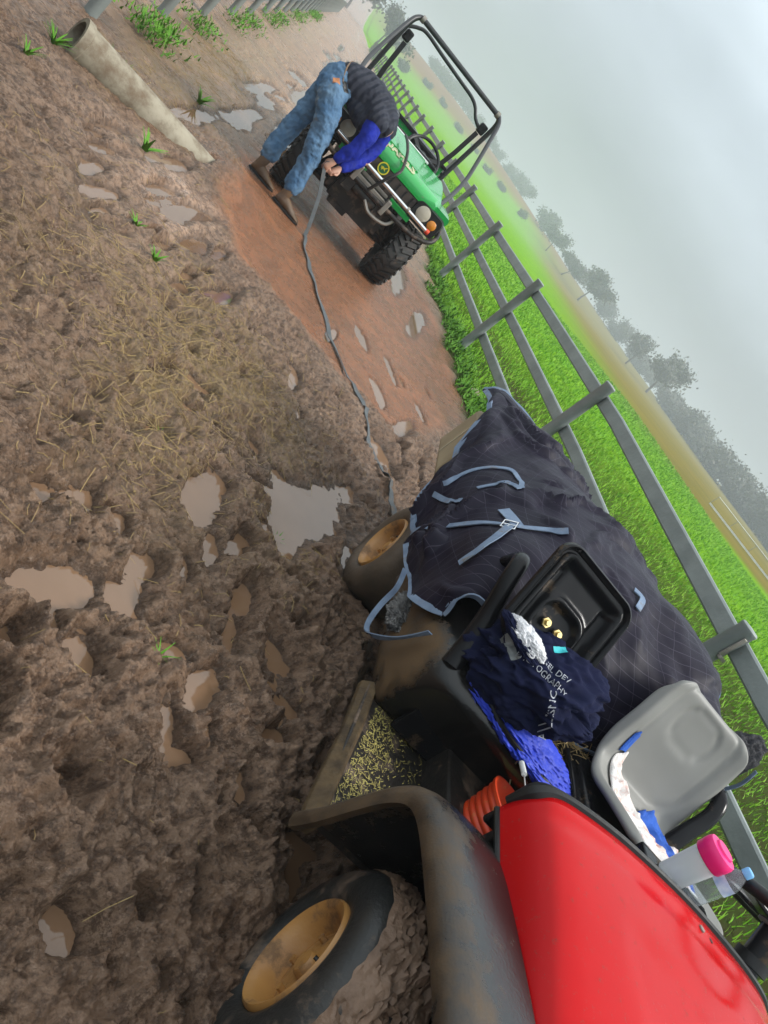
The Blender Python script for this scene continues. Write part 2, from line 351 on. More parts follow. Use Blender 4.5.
def ground_z(x, y, detail=True):
    x = np.asarray(x,float); y = np.asarray(y,float)
    b = base_z(x,y); g = m_grav(x,y); gr = m_grass(x,y)
    mud = (1-g*.9)*(1-gr*.75)
    near = 1-.55*sstep(4.2,7.0,y)
    flat = np.exp(-((x-.05)/.6)**2-((y-5.1)/1.2)**2)
    amp = mud*near*(1-.6*flat)*(1-sstep(30,80,np.hypot(x,y)))
    r = .026*fbm(x*1.7,y*1.7,1,3)+.036*fbm(x*5,y*5,2,4,.58)
    n = fbm(x*13,y*13,3,4,.6); cl = (1-np.abs(n)*2.0)
    c2 = 1-2.2*np.abs(fbm(x*31,y*31,8,3,.55))
    rough = .45+.9*np.clip(vnoise(x*1.3,y*1.3,77)*1.6-.3,0,1)
    r = r+rough*(.026*cl*np.clip(.6+fbm(x*3,y*3,5,2),.15,1)+.014*c2)+.006*fbm(x*70,y*70,11,2)*rough+.023*cells(x*19+2*fbm(x*9,y*9,4,2),y*19,201)*np.clip(rough*1.5-.55,0,1)+.013*cells(x*42+1.5*fbm(x*20,y*20,4,2),y*42,301)*np.clip(rough*1.3-.3,0,1)-.010
    for x0,k,a,w in RUTS:
        cxx = x0+k*(y-2)+.06*fbm(y*.9,y*0+x0,14,2); r = r+a*np.exp(-((x-cxx)/w)**2)*sstep(4.5,7,y)
    for dx,dy,rad,an,dep in DENT:
        mk = (np.abs(x-dx)<rad*2.2)&(np.abs(y-dy)<rad*2.6)
        if mk.any():
            xx = (x[mk]-dx); yy = (y[mk]-dy); u = xx*math.cos(an)+yy*math.sin(an); v = (-xx*math.sin(an)+yy*math.cos(an))/1.3
            q = np.hypot(u,v)/rad; q = q*(1+.25*fbm(x[mk]*16,y[mk]*16,21,2))
            r[mk] += -dep*np.exp(-(q/.75)**4)+dep*.55*np.exp(-((q-1.15)/.3)**2)
    z = b+.022*mud+r*amp
    pm = np.zeros_like(z)
    for px,py,a,c in PUD:
        rad = 2.1*max(np.hypot(*a),np.hypot(*c))
        mk = (np.abs(x-px)<rad)&(np.abs(y-py)<rad)
        if mk.any():
            det = a[0]*c[1]-a[1]*c[0]; xx = x[mk]-px; yy = y[mk]-py
            u = (xx*c[1]-yy*c[0])/det; v = (a[0]*yy-a[1]*xx)/det
            sc_ = min(.3,np.hypot(*a)); q = np.hypot(u,v)/.98+.62*fbm(x[mk]/sc_*.9,y[mk]/sc_*.9,61,5,.62)
            pm[mk] = np.maximum(pm[mk], 1-sstep(.55,1.75,q))
    wl = WATER+np.clip(base_z(x,y),-.3,.3)
    lift = sstep(-.12,.10,fbm(x*2.1,y*2.1,145,3)+.25*sstep(4.6,6.5,y)-.35*np.exp(-((x-.8)/.9)**2-((y-2.3)/1.3)**2))   # low wet ground keeps its own hollows
    z = z-.022*(1-lift)*near*mud
    z = z*(1-lift)+lift*np.maximum(z, wl+.004+.010*np.clip(fbm(x*9,y*9,41,3)+.2,0,1))
    z = z*(1-pm)+np.minimum(z,wl-.022)*pm
    return z
def gaps(*segs):
    return np.concatenate([a+(b-a)*np.arange(max(1,round((b-a)/s)))/max(1,round((b-a)/s)) for a,b,s in segs]+[[segs[-1][1]]])
def geo(a, b, s, q=1.25):
    o = [a]
    while o[-1] < b: o.append(o[-1]+s); s *= q
    o[-1] = b; return np.array(o[1:])
xs = np.concatenate([-geo(4,700,.4)[::-1], gaps((-4,-1.6,.06),(-1.6,-.3,.02),(-.3,.2,.0105),(.2,1.6,.0078),(1.6,2.6,.016),(2.6,4.2,.045),(4.2,12,.25)), geo(12,900,.4,1.17)])
ys = np.concatenate([-geo(.6,150,.3,1.6)[::-1], gaps((-.6,.4,.06),(.4,2.5,.0082),(2.5,3.6,.0115),(3.6,5.2,.018),(5.2,9,.035),(9,20,.12)), geo(20,1200,.2,1.12)])
X, Y = np.meshgrid(xs, ys)
Zg = ground_z(X.ravel(), Y.ravel())
def bigmesh(name, V, F4, mats, attrs={}):
    me = bpy.data.meshes.new(name); nv, nf = len(V), len(F4); k = F4.shape[1]
    me.vertices.add(nv); me.vertices.foreach_set('co', np.ascontiguousarray(V, np.float32).ravel())
    me.loops.add(nf*k); me.loops.foreach_set('vertex_index', np.ascontiguousarray(F4, np.int32).ravel())
    me.polygons.add(nf); me.polygons.foreach_set('loop_start', np.arange(0,nf*k,k,dtype=np.int32)); me.polygons.foreach_set('use_smooth', np.ones(nf,bool))
    me.update(calc_edges=True)
    for a, v in attrs.items():
        at = me.attributes.new(a, 'FLOAT', 'POINT'); at.data.foreach_set('value', np.ascontiguousarray(v, np.float32))
    for mm in mats: me.materials.append(mm)
    o = bpy.data.objects.new(name, me); COL.objects.link(o); return o
nx, ny = len(xs), len(ys)
ii = (np.arange(ny-1)[:,None]*nx+np.arange(nx-1)[None,:]).ravel()
F4 = np.stack([ii, ii+1, ii+nx+1, ii+nx], 1)
gx, gy = X.ravel(), Y.ravel()
GM = bpy.data.materials.new('ground'); GM.use_nodes = True
t = GM.node_tree; N = t.nodes; L = t.links; N.clear()
def nn(ty, **k):
    n = N.new(ty)
    for a, b in k.items():
        if isinstance(a, str) and hasattr(n, a): setattr(n, a, b)
    return n
o_ = nn('ShaderNodeOutputMaterial'); P = nn('ShaderNodeBsdfPrincipled'); L.new(P.outputs[0], o_.inputs[0])
tcg = nn('ShaderNodeTexCoord'); OV = tcg.outputs['Object']
def noi(scale, det=6, rough=.55, lo=.3, hi=.7, v=OV):
    n = nn('ShaderNodeTexNoise'); n.inputs['Scale'].default_value = scale; n.inputs['Detail'].default_value = det; n.inputs['Roughness'].default_value = rough; L.new(v, n.inputs['Vector'])
    r = nn('ShaderNodeMapRange'); r.inputs[1].default_value = lo; r.inputs[2].default_value = hi; L.new(n.outputs['Fac'], r.inputs[0]); return r.outputs[0]
def cmix(f, a, b):
    x = nn('ShaderNodeMix'); x.data_type = 'RGBA'
    for s, v in ((6,a),(7,b)):
        if isinstance(v, tuple): x.inputs[s].default_value = (*v,1)
        else: L.new(v, x.inputs[s])
    if isinstance(f, float): x.inputs[0].default_value = f
    else: L.new(f, x.inputs[0])
    return x.outputs[2]
def attr(n):
    a = nn('ShaderNodeAttribute'); a.attribute_name = n; return a.outputs['Fac']
def mth(op, a, b=None):
    x = nn('ShaderNodeMath'); x.operation = op; x.use_clamp = True
    for s, v in ((0,a),(1,b)):
        if v is None: continue
        if isinstance(v, (int,float)): x.inputs[s].default_value = v
        else: L.new(v, x.inputs[s])
    return x.outputs[0]
mudc = cmix(noi(4.5,8,.6), (.19,.111,.066), (.35,.225,.148))
mudc = cmix(mth('MULTIPLY',noi(24,7,.75,.46,.56),.85), mudc, (.080,.044,.025))
mudc = cmix(mth('MULTIPLY',noi(60,6,.75,.54,.62),.6), mudc, (.37,.25,.175))
mudc = cmix(mth('MULTIPLY',noi(1.1,3,.5,.55,.75),.6), mudc, (.20,.105,.058))
strw = cmix(noi(60,4,.7,.35,.65), (.36,.25,.115), (.20,.135,.075))
trk = cmix(noi(2.2,8,.7,.38,.62), (.40,.235,.13), (.23,.145,.09))
trk = cmix(mth('MULTIPLY',noi(14,8,.75,.5,.62),.7), trk, (.10,.068,.048))
c_ = cmix(attr('track'), mudc, trk)
c_ = cmix(mth('MULTIPLY',attr('straw'),noi(7,8,.75,.38,.62)), c_, strw)
grv = cmix(noi(3,8,.7,.36,.64), (.56,.19,.062), (.38,.145,.055))
grv = cmix(mth('MULTIPLY',noi(9,9,.8,.5,.6),.65), grv, (.25,.105,.045))
grv = cmix(mth('MULTIPLY',noi(24,6,.8,.55,.66),.6), grv, (.50,.30,.19))
grv = cmix(mth('MULTIPLY',noi(85,3,.7,.5,.68),.85), grv, (.48,.31,.21))
grv = cmix(mth('MULTIPLY',noi(48,4,.7,.53,.68),.8), grv, (.085,.05,.034))
c_ = cmix(attr('gravel'), c_, grv)
soil = cmix(noi(5,6,.6), (.06,.055,.02), (.05,.085,.018))
far_g = cmix(noi(.35,8,.65), (.11,.29,.007), (.17,.33,.012))
far_g = cmix(mth('MULTIPLY',noi(2.2,8,.8,.5,.62),.6), far_g, (.06,.15,.008))
soil = cmix(attr('fargrass'), soil, far_g)
soil = cmix(mth('MULTIPLY',attr('clods'),noi(9,7,.75,.42,.56)), soil, (.045,.033,.022))
dry = cmix(noi(.12,7,.65), (.19,.145,.030), (.13,.115,.024))
soil = cmix(attr('dry'), soil, dry)
soil = cmix(attr('hill'), soil, cmix(noi(.03,6,.6), (.20,.085,.03), (.15,.07,.028)))
c_ = cmix(attr('grass'), c_, soil)
c_ = cmix(mth('MULTIPLY',attr('low'),.68), c_, (.075,.046,.030))
L.new(c_, P.inputs['Base Color'])
wet = mth('MULTIPLY', attr('wet'), noi(6,5,.6,.3,.6))
rr = nn('ShaderNodeMapRange'); rr.inputs[3].default_value = .40; rr.inputs[4].default_value = .14; L.new(wet, rr.inputs[0]); L.new(rr.outputs[0], P.inputs['Roughness'])
sp_ = nn('ShaderNodeMapRange'); sp_.inputs[3].default_value = .45; sp_.inputs[4].default_value = .0; L.new(attr('grass'), sp_.inputs[0]); L.new(sp_.outputs[0], P.inputs['Specular IOR Level'])
b1 = nn('ShaderNodeBump'); L.new(mth('SUBTRACT',1.0,mth('MULTIPLY',attr('flat'),.93)),b1.inputs['Strength']); b1.inputs['Distance'].default_value = .018; L.new(noi(42,8,.68,.2,.8), b1.inputs['Height'])
b2 = nn('ShaderNodeBump'); L.new(mth('SUBTRACT',.9,mth('MULTIPLY',attr('flat'),.85)),b2.inputs['Strength']); b2.inputs['Distance'].default_value = .008; L.new(noi(170,5,.7,.2,.8), b2.inputs['Height']); L.new(b1.outputs[0], b2.inputs['Normal']); L.new(b2.outputs[0], P.inputs['Normal'])
gmask = m_grass(gx,gy)
rowx = gx-(5.2+.25*fbm(gy*.15,gy*0,71,2))
clods = np.exp(-(rowx/.32)**2)*sstep(-10,2,gy)*.9+.35*np.exp(-((gx-9.5)/.25)**2)+.3*np.exp(-((gx-14)/.3)**2)
dist = np.hypot(gx,gy)
d_ax = gx*math.sin(YW)+gy*math.cos(YW)
dry = sstep(40,47,d_ax+4*fbm(gx*.05,gy*.05,7,2))*sstep(2,20,gx-.3*gy)
hillm = sstep(300,360,gy-.3*gx+17*fbm(gx*.012,gy*.012,3,3))*sstep(0,34,gx+8)*(1-sstep(190,290,gx))
wl_g = WATER+np.clip(base_z(gx,gy),-.3,.3)
flatm = np.clip(np.exp(-((gx-.05)/.55)**2-((gy-5.1)/1.1)**2)+.8*np.exp(-((gx-.35-.012*gy)/.38)**2)*sstep(7,9,gy),0,1)*np.clip(.35+1.3*fbm(gx*2.2,gy*1.1,131,4),0,1)
lowm = 1-sstep(.003,.030,Zg-wl_g)
wetm = np.clip(lowm+1.2*flatm+sstep(.05,-.02,np.zeros_like(gx))*0+.55+.5*fbm(gx*1.1,gy*1.1,19,3),0,1)*(1-.3*m_grav(gx,gy))
trackm = sstep(6.5,9,gy)*sstep(-6,-.5,gx)*(1-m_grav(gx,gy))
ground = bigmesh('ground', np.stack([gx,gy,Zg],1), F4, [GM], dict(gravel=m_grav(gx,gy), grass=gmask, straw=m_straw(gx,gy), fargrass=sstep(9,22,dist), clods=clods, dry=dry, hill=hillm, wet=wetm, flat=flatm, low=lowm*(1-gmask)*(dist<60), track=trackm))
kind(ground, 'structure')
tb_ = bpy.data.textures
def gz1(x, y): return float(ground_z(np.array([x]), np.array([y]))[0])
# water lying in the hoof prints and ruts: one sheet, seen only where the mud dips below it
wx = np.concatenate([np.arange(-1.6,3.01,.08)]); wy = np.concatenate([np.arange(.2,12,.12), np.arange(12,60,.6)])
WX, WY = np.meshgrid(wx, wy); wz = WATER+np.clip(base_z(WX,WY),-.3,.3)
k = len(wx); jj = (np.arange(len(wy)-1)[:,None]*k+np.arange(k-1)[None,:]).ravel()
WM = mat('puddle_water', (.175,.104,.060), (.135,.078,.043), 0.03, nscale=2.5, spec=.5, bump=.02, bscale=14)
water = bigmesh('puddle_water', np.stack([WX.ravel(),WY.ravel(),wz.ravel()],1), np.stack([jj,jj+1,jj+k+1,jj+k],1), [WM]); kind(water,'structure')
# ------------------------------------------------------------------ straw, grass, weeds
def blades(name, P0, dirs, L_, wd, bend, mats, segs=2):
    """ribbons: base points (n,3), lean directions (n,2), lengths, widths; tapering blades"""
    n = len(P0); side = np.stack([-dirs[:,1],dirs[:,0],np.zeros(n)],1); V = []; 
    fw = np.stack([dirs[:,0],dirs[:,1],np.zeros(n)],1)
    for s in range(segs+1):
        tt = s/segs; c = P0+fw*(bend*L_*tt**1.6)[:,None]; c[:,2] += L_*np.sqrt(np.clip(1-bend**2,0.02,1))*tt
        w = (wd*(1-.85*tt))[:,None]; V += [c-side*w/2, c+side*w/2]
    V = np.stack(V,1).reshape(-1,3); k = 2*(segs+1); b = np.arange(n)*k; F = []
    for s in range(segs): F.append(np.stack([b+2*s,b+2*s+1,b+2*s+3,b+2*s+2],1))
    return bigmesh(name, V, np.concatenate(F), mats)
def leaf_mat(name, c1, c2, sc, rough=.55):
    Mx = mat(name, c1, c2, rough, nscale=sc, spec=.12)
    p = [n for n in Mx.node_tree.nodes if n.type=='BSDF_PRINCIPLED'][0]
    p.inputs['Subsurface Weight'].default_value = 0
    return Mx
M['grass'] = leaf_mat('grass', (.125,.335,.012), (.21,.39,.024), 1.2)
M['weed'] = leaf_mat('weed', (.06,.19,.015), (.12,.26,.025), 6)
n = 150000
d = 3.3+ rg.random(n)**2.2*40; 
gxx = edge_x(0)+.25+ rg.random(n)**2.0*26; gyy = -1+rg.random(n)**1.6*48
cl_ = np.exp(-((gxx-(5.2+.25*fbm(gyy*.15,gyy*0,71,2)))/.28)**2)*(fbm(gxx*6,gyy*6,44,3)>-.05)
keep = (m_grass(gxx,gyy)>.6)&(rg.random(n)>cl_*.85)&(gxx>3.35)
gxx, gyy = gxx[keep], gyy[keep]; n = len(gxx); a = rg.random(n)*6.28; far = np.hypot(gxx,gyy)
grass = blades('paddock_grass', np.stack([gxx,gyy,base_z(gxx,gyy)+.0],1), np.stack([np.cos(a),np.sin(a)],1), rg.uniform(.05,.11,n)*(1+far*.01), .006+far*.0011, rg.uniform(.2,.8,n), [M['grass']])
kind(grass,'stuff')
n = 26000
gxx = rg.uniform(2.7,3.75,n); gyy = rg.uniform(1,30,n)**1.0; keep = (m_grass(gxx,gyy)>.5)&(fbm(gxx*3,gyy*3,88,3)>-.35); gxx,gyy = gxx[keep],gyy[keep]; n = len(gxx); a = rg.random(n)*6.28
verge = blades('verge_weeds', np.stack([gxx,gyy,base_z(gxx,gyy)+rg.uniform(0,.09,n)*np.clip(fbm(gxx*2,gyy*2,8,2)+.5,0,1)],1), np.stack([np.cos(a),np.sin(a)],1), rg.uniform(.04,.10,n), rg.uniform(.014,.034,n), rg.uniform(.5,.97,n), [M['weed']])
kind(verge,'stuff')
n = 7000; gxx = rg.normal(-1.12,.13,n); gyy = 8.2+rg.random(n)**1.4*40; keep = fbm(gyy*.9,gyy*0+3,66,3)+.25*fbm(gxx*3,gyy*3,4,2)>.06; gxx,gyy = gxx[keep],gyy[keep]; n = len(gxx); a = rg.random(n)*6.28
lw = blades('fence_weeds', np.stack([gxx,gyy,base_z(gxx,gyy)+.02+rg.uniform(0,.14,n)],1), np.stack([np.cos(a),np.sin(a)],1), rg.uniform(.04,.10,n), rg.uniform(.008,.022,n)*(1+gyy*.03), rg.uniform(.4,.95,n), [M['weed']]); kind(lw,'stuff')
# loose straw lying on the mud
K = 16000
sel = rg.random(K); px_ = np.where(sel<.66, rg.normal(.45,.7,K), np.where(sel<.75, rg.uniform(-1.2,1.6,K), rg.normal(-.6,.5,K))); py_ = np.where(sel<.66, rg.normal(3.3,1.0,K), np.where(sel<.75, rg.uniform(.7,5.5,K), rg.uniform(4.5,12,K)))
zz_ = ground_z(px_,py_); ok = (zz_ > WATER+np.clip(base_z(px_,py_),-.3,.3)+.003)&(px_>-1.6)&(px_<2.1)&(py_>.6)&(py_<13)&((m_straw(px_,py_) > rg.random(K)*.5)|(rg.random(K)<.09))
pts = np.stack([px_,py_],1)[ok][:4200]; n = len(pts); z = ground_z(pts[:,0],pts[:,1])
wl_ = WATER+np.clip(base_z(pts[:,0],pts[:,1]),-.3,.3)
ang = rg.random(n)*6.28; ln = (.015+.10*rg.random(n)**2.2)*(.7+.10*pts[:,1]); V = []; F = []
e0 = pts-np.stack([np.cos(ang),np.sin(ang)],1)*ln[:,None]/2; e1 = pts+np.stack([np.cos(ang),np.sin(ang)],1)*ln[:,None]/2
z0 = np.maximum(np.maximum(ground_z(e0[:,0],e0[:,1]),z-.012),wl_)+.004; z1 = np.maximum(np.maximum(ground_z(e1[:,0],e1[:,1]),z-.012),wl_)+.004; zm = np.maximum((z0+z1)/2, np.maximum(z,wl_)+.003)
mb = MB()
for i in range(n):
    r = rg.uniform(.0004,.0010)*(1+.10*pts[i,1])
    mb.tube([(e0[i,0],e0[i,1],z0[i]),(pts[i,0]+rg.uniform(-.004,.004),pts[i,1],zm[i]),(e1[i,0],e1[i,1],z1[i])], r, 4, cap=False)
so = obj('straw', mb, 'straw'); kind(so,'stuff')
def weed(x, y, n, h, w, label, group=None, seed=1):
    r = np.random.default_rng(seed); a = np.linspace(0,6.28,n,endpoint=False)+r.uniform(-.3,.3,n)
    P0 = np.stack([.012*np.cos(a),.012*np.sin(a),np.zeros(n)],1)
    o = blades('weed_plant', P0, np.stack([np.cos(a),np.sin(a)],1), r.uniform(.7,1.1,n)*h, np.full(n,w), r.uniform(.6,.92,n), [M['weed']], 4)
    o.location = (x,y,gz1(x,y)); tag(o,label,'weed',group); return o
weed(-.33,5.45,11,.17,.035,'bright green rosette weed growing beside the concrete pipe')
weed(-.84,6.3,44,.2,.010,'tuft of bright grass against the far side of the pipe',seed=3)
weed(-1.12,5.75,26,.14,.02,'leafy weed at the open end of the pipe',seed=4)
weed(.55,2.6+.1,8,.045,.008,'tiny green sprout in the trampled mud among puddles',seed=5)
weed(1.2,2.72,9,.05,.009,'small green sprout beside the wide pale puddle',seed=6)
weed(.78,1.62,7,.05,.008,'green sprout standing above the rippled puddle',seed=7)
weed(.12,3.9,12,.07,.02,'low clump of green seedlings on the straw covered mud',seed=8)
weed(-.05,4.1,10,.06,.02,'pale green seedlings near the grey wet mud',seed=9)
weed(-1.02,4.9,12,.1,.02,'green weed at the left edge of the muddy lane',seed=10)
weed(-.42,8.0,16,.16,.04,'straggling weed on the dry bank left of the puddled track',seed=11)
# ------------------------------------------------------------------ culvert pipe
def culvert(a, b, label, bell):
    a = Vector(a); b = Vector(b); d = (b-a); Ln = d.length
    root = empty('concrete_pipe', loc=a); root.rotation_euler = d.to_track_quat('X','Z').to_euler()
    tag(root,label,'pipe')
    mb = MB(); mb.lathe([(.118,.0),(.150,-.0),(.153,.012),(.153,.055),(.139,.065),(.139,Ln),(.118,Ln)] if bell else [(.118,0),(.139,0),(.139,Ln),(.118,Ln)],'x',40,close=True)
    obj('pipe_wall', mb, 'pipe', root, angle=50)
culvert((-1.10,5.96,.0),(.62,6.76,-.17),'pale concrete drain pipe with open end lying half buried at the left of the lane',True)
culvert((3.62,8.06,.03),(2.45,7.50,-.19),'pale end of a buried drain pipe poking out among the verge weeds',False)
# ------------------------------------------------------------------ fences
def rail_fence(name, label, x0, ys_, zt, rails, y_from, y_to, lean=0, side=1, pr=.058):
    root = empty(name, loc=(x0, ys_[0], float(base_z(np.array(x0),np.array(ys_[0]))))); tag(root,label,'fence'); oz = Vector(root.location)
    for y in ys_:
        z0 = float(base_z(np.array(x0),np.array(y))); mb = MB(); r = pr
        mb.lathe([(0,-.25),(r,-.25),(r,zt-.025),(r*1.06,zt-.02),(r*1.06,zt-.004),(r*.9,zt+.004),(0,zt+.008)],'z',18)
        p = obj('post', mb, 'rail_paint', root, loc=Vector((x0,y,z0))-oz); p.rotation_euler = (random.uniform(-.012,.012), lean+random.uniform(-.008,.008), 0)
        if side > 0 and y < 4: 
            q = MB(); q.box((-.012,-pr-.004,zt-.13),(.03,.008,.16)); q.box((.01,-pr-.012,zt-.215),(.05,.03,.02)); obj('bracket', q, 'steel', p, bevel=.003)
    yy = [y for y in np.arange(y_from,y_to,3.1)]+[y_to]
    for h, w in rails:
        secs = []
        for y in yy:
            z0 = float(base_z(np.array(x0),np.array(y)))+h; xx = x0+side*(pr+.03)+math.sin(lean)*h; dz = random.uniform(-.012,.012); c = .012; a, b_ = .028, w/2
            secs.append([Vector((xx+sx*aa,y,z0+dz+sz*bb))-oz for sx,aa,sz,bb in ((-1,a,-1,b_-c),(-1,a,1,b_-c),(-1,a-c,1,b_),(1,a-c,1,b_),(1,a,1,b_-c),(1,a,-1,b_-c),(1,a-c,-1,b_),(-1,a-c,-1,b_))])
        mb = MB(); mb.loft(secs); obj('rail', mb, 'rail_paint', root, smooth=False)
    return root
rf = rail_fence('rail_fence', 'grey three rail fence of round posts along the green paddock', 3.52, [3.13+3.1*k for k in range(-2,33)], 1.27, [(1.13,.125),(.72,.115),(.33,.115)], -3.5, 102, lean=-.0)
lf = rail_fence('rail_fence', 'grey post and rail fence along the weedy left edge of the muddy lane', -1.34, [4.6+2.6*k for k in range(0,36)], 1.25, [(1.12,.12),(.72,.12),(.33,.12)], 3.2, 97, side=-1)
# bits of rusty wire tied round the low rail
# ------------------------------------------------------------------ far white running rail
def white_rail():
    A_ = Vector((0,0,0)); pts = []
    for u in np.linspace(14,42,25):
        p = Fh*62+Rt*u; pts.append(Vector((p.x,p.y,float(base_z(np.array(p.x),np.array(p.y))))))
    root = empty('running_rail', loc=pts[0]); tag(root,'thin white running rail with slim posts beyond the green paddock','fence'); o = pts[0]
    for i, p in enumerate(pts):
        if i%2==0:
            mb = MB(); mb.tube([p-o+Vector((0,0,-.1)),p-o+Vector((0,0,.9))],.022,8); obj('post',mb,'rail_paint',root)
    mb = MB(); mb.tube([p-o+Vector((0,0,.9)) for p in pts],.03,8); obj('top_rail',mb,'white_paint',root)
    mb = MB(); mb.loft([[p-o+Vector((0,0,h))+Fh*d for d,h in ((-.03,.02),(-.03,.16),(.03,.16),(.03,.02))] for p in pts]); obj('base_board',mb,'white_paint',root,smooth=False)
white_rail()
# ------------------------------------------------------------------ trees
def tree_proto(seed, h, wide, dens=1.0):
    r = np.random.default_rng(seed); root = empty('tree')
    mb = MB(); tips = []
    def limb(p, d, ln, rad, lev):
        pts = [p]; rs = [rad]; n = 5
        for i in range(n):
            d = (d+Vector(r.normal(0,.16,3))+Vector((0,0,.05))).normalized(); p = p+d*ln/n; pts.append(p); rs.append(rad*(1-.55*(i+1)/n))
            if lev >= 1 and i >= 2: tips.append(p)
        mb.tube(pts, rs, 6)
        if lev < 2:
            for k in range(4 if lev==0 else 3):
                q = Vector((d.x+r.normal(0,.75)*wide, d.y+r.normal(0,.75)*wide, d.z*.8+r.normal(0,.25))).normalized()
                limb(pts[-1-(k%2)], q, ln*r.uniform(.55,.85), rs[-1]*.75, lev+1)
    limb(Vector((0,0,-.2)), Vector((r.normal(0,.08),r.normal(0,.08),1)).normalized(), h*.36, h*.028, 0)
    obj('trunk', mb, 'bark', root)
    P_ = []; 
    for t_ in tips:
        k = int(75*dens); s = h*r.uniform(.06,.115)
        P_.append(np.array(t_)+r.normal(0,1,(k,3))*np.array([s,s,s*.6]))
    P_ = np.concatenate(P_); n = len(P_); a = r.normal(0,1,(n,3)); a /= np.linalg.norm(a,axis=1)[:,None]; b = np.cross(a, r.normal(0,1,(n,3))); b /= np.linalg.norm(b,axis=1)[:,None]
    s = (r.uniform(.5,1.2,n)*h*.036)[:,None]; V = np.stack([P_-a*s, P_+b*s*.6, P_+a*s, P_-b*s*.6],1).reshape(-1,3)
    F = (np.arange(n)*4)[:,None]+np.arange(4)[None,:]
    c = bigmesh('crown', V, F, [M['leaf_dark']]); c.parent = root
    return root
def dup(o, mw):
    c = o.copy(); COL.objects.link(c); c.matrix_world = mw
    for ch in o.children:
        d = ch.copy(); COL.objects.link(d); d.parent = c
    return c
protos = [tree_proto(s, 8, w, d) for s, w, d in ((11,1,1),(12,1.2,.8),(13,.9,1.2),(14,1.1,1))]
used = set()
def place_tree(u, d, h, label, group=None, sink=0):
    d *= 1.7; h *= 1.7; sink *= 1.7
    p = Fh*d+Rt*(u*d/817.); z = float(base_z(np.array(p.x),np.array(p.y)))-sink; k = random.randrange(4)
    if label.startswith('*'): k = int(label[1]); label = label[2:]
    h *= 1.3 if u > -200 else 1.1
    mw = Matrix.Translation((p.x,p.y,z)) @ Matrix.Rotation(random.uniform(0,6.28),4,'Z') @ Matrix.Scale(h/8*.92,4)
    if k in used: o = dup(protos[k], mw)
    else: o = protos[k]; o.matrix_world = mw; used.add(k)
    tag(o,label,'tree',group)
FOG = 'trees fading into the mist beyond the paddock'
for u,d,h,l in [(57,150,8.6,'*0tallest lone dark gum tree standing clear of the misty row with a forked trunk'),(22,165,7.2,'*1small round gum tree just left of the tallest lone gum'),(-57,170,7.6,'*2lone leaning gum tree with a bare pale trunk at the edge of the dry grass'),(-88,185,6.2,'*3wispy gum tree left of the leaning pale trunked gum'),(-116,190,6.4,'leftmost separate gum tree of the row in the mist'),(318,78,8.5,'nearest brown topped tree at the right end of the misty row')]:
    place_tree(u,d,h,l)
L1 = 'blurred grey tree in the thick row behind the dry grass'
for u,d,h in [(75,195,8),(92,185,9.5),(108,170,8.5),(120,180,10),(137,160,9.5),(152,170,9),(165,150,9.5),(180,160,9),(192,148,9.5),(206,155,9),(220,140,10),(235,150,9.5),(250,140,9),(262,135,9.5),(276,140,8.5),(290,130,8.5),(304,125,8),(330,120,8),(345,118,8),(360,125,8.5)]:
    place_tree(u,d,h,L1,FOG,h*.36)
L2 = 'faint tree almost lost in fog behind the row of gums'
for u,d,h in [(-140,230,9),(-75,240,9),(-30,235,9),(-5,225,9),(30,225,9.5),(48,235,9)]: place_tree(u,d,h,L2,'faint trees in the fog',h*.34)
L3 = 'dim bush on the brown hillside behind the lane'
for u,d,h in [(-330,255,7),(-318,262,10),(-308,250,11),(-297,258,9),(-288,262,11),(-276,270,10),(-262,275,10),(-248,280,10.5),(-232,285,10),(-216,290,10),(-200,285,9),(-186,280,9),(-172,270,9)]: place_tree(u,d,h*.8,L3,'bushes on the hillside',h*.25)
L4 = 'low dark bush along the foot of the brown hillside'
for u,d,h in [(-346,150,3.6),(-318,185,3.2),(-296,190,3),(-262,185,3.4),(-240,190,2.6),(-215,180,3),(-190,185,2.8),(-160,185,3)]: place_tree(u,d,h,L4,'low bushes at the foot of the hill',h*.3)
place_tree(-385,120,7,'dark round tree at the far end of the muddy lane'); place_tree(-432,110,8,'tall tree above the end of the left fence in the fog')
# ------------------------------------------------------------------ haze: damp morning air over the whole place
mb = MB(); mb.box((150,420,19),(2600,2400,43)); HM = bpy.data.materials.new('haze'); HM.use_nodes = True
HN = HM.node_tree; HN.nodes.clear(); ho = HN.nodes.new('ShaderNodeOutputMaterial'); hv = HN.nodes.new('ShaderNodeVolumePrincipled')
hv.inputs['Color'].default_value = (.68,.74,.77,1); hv.inputs['Density'].default_value = 0.0019; hv.inputs['Anisotropy'].default_value = .0
HN.links.new(hv.outputs[0], ho.inputs['Volume'])
haze = obj('haze', mb, HM, smooth=False); kind(haze,'stuff')

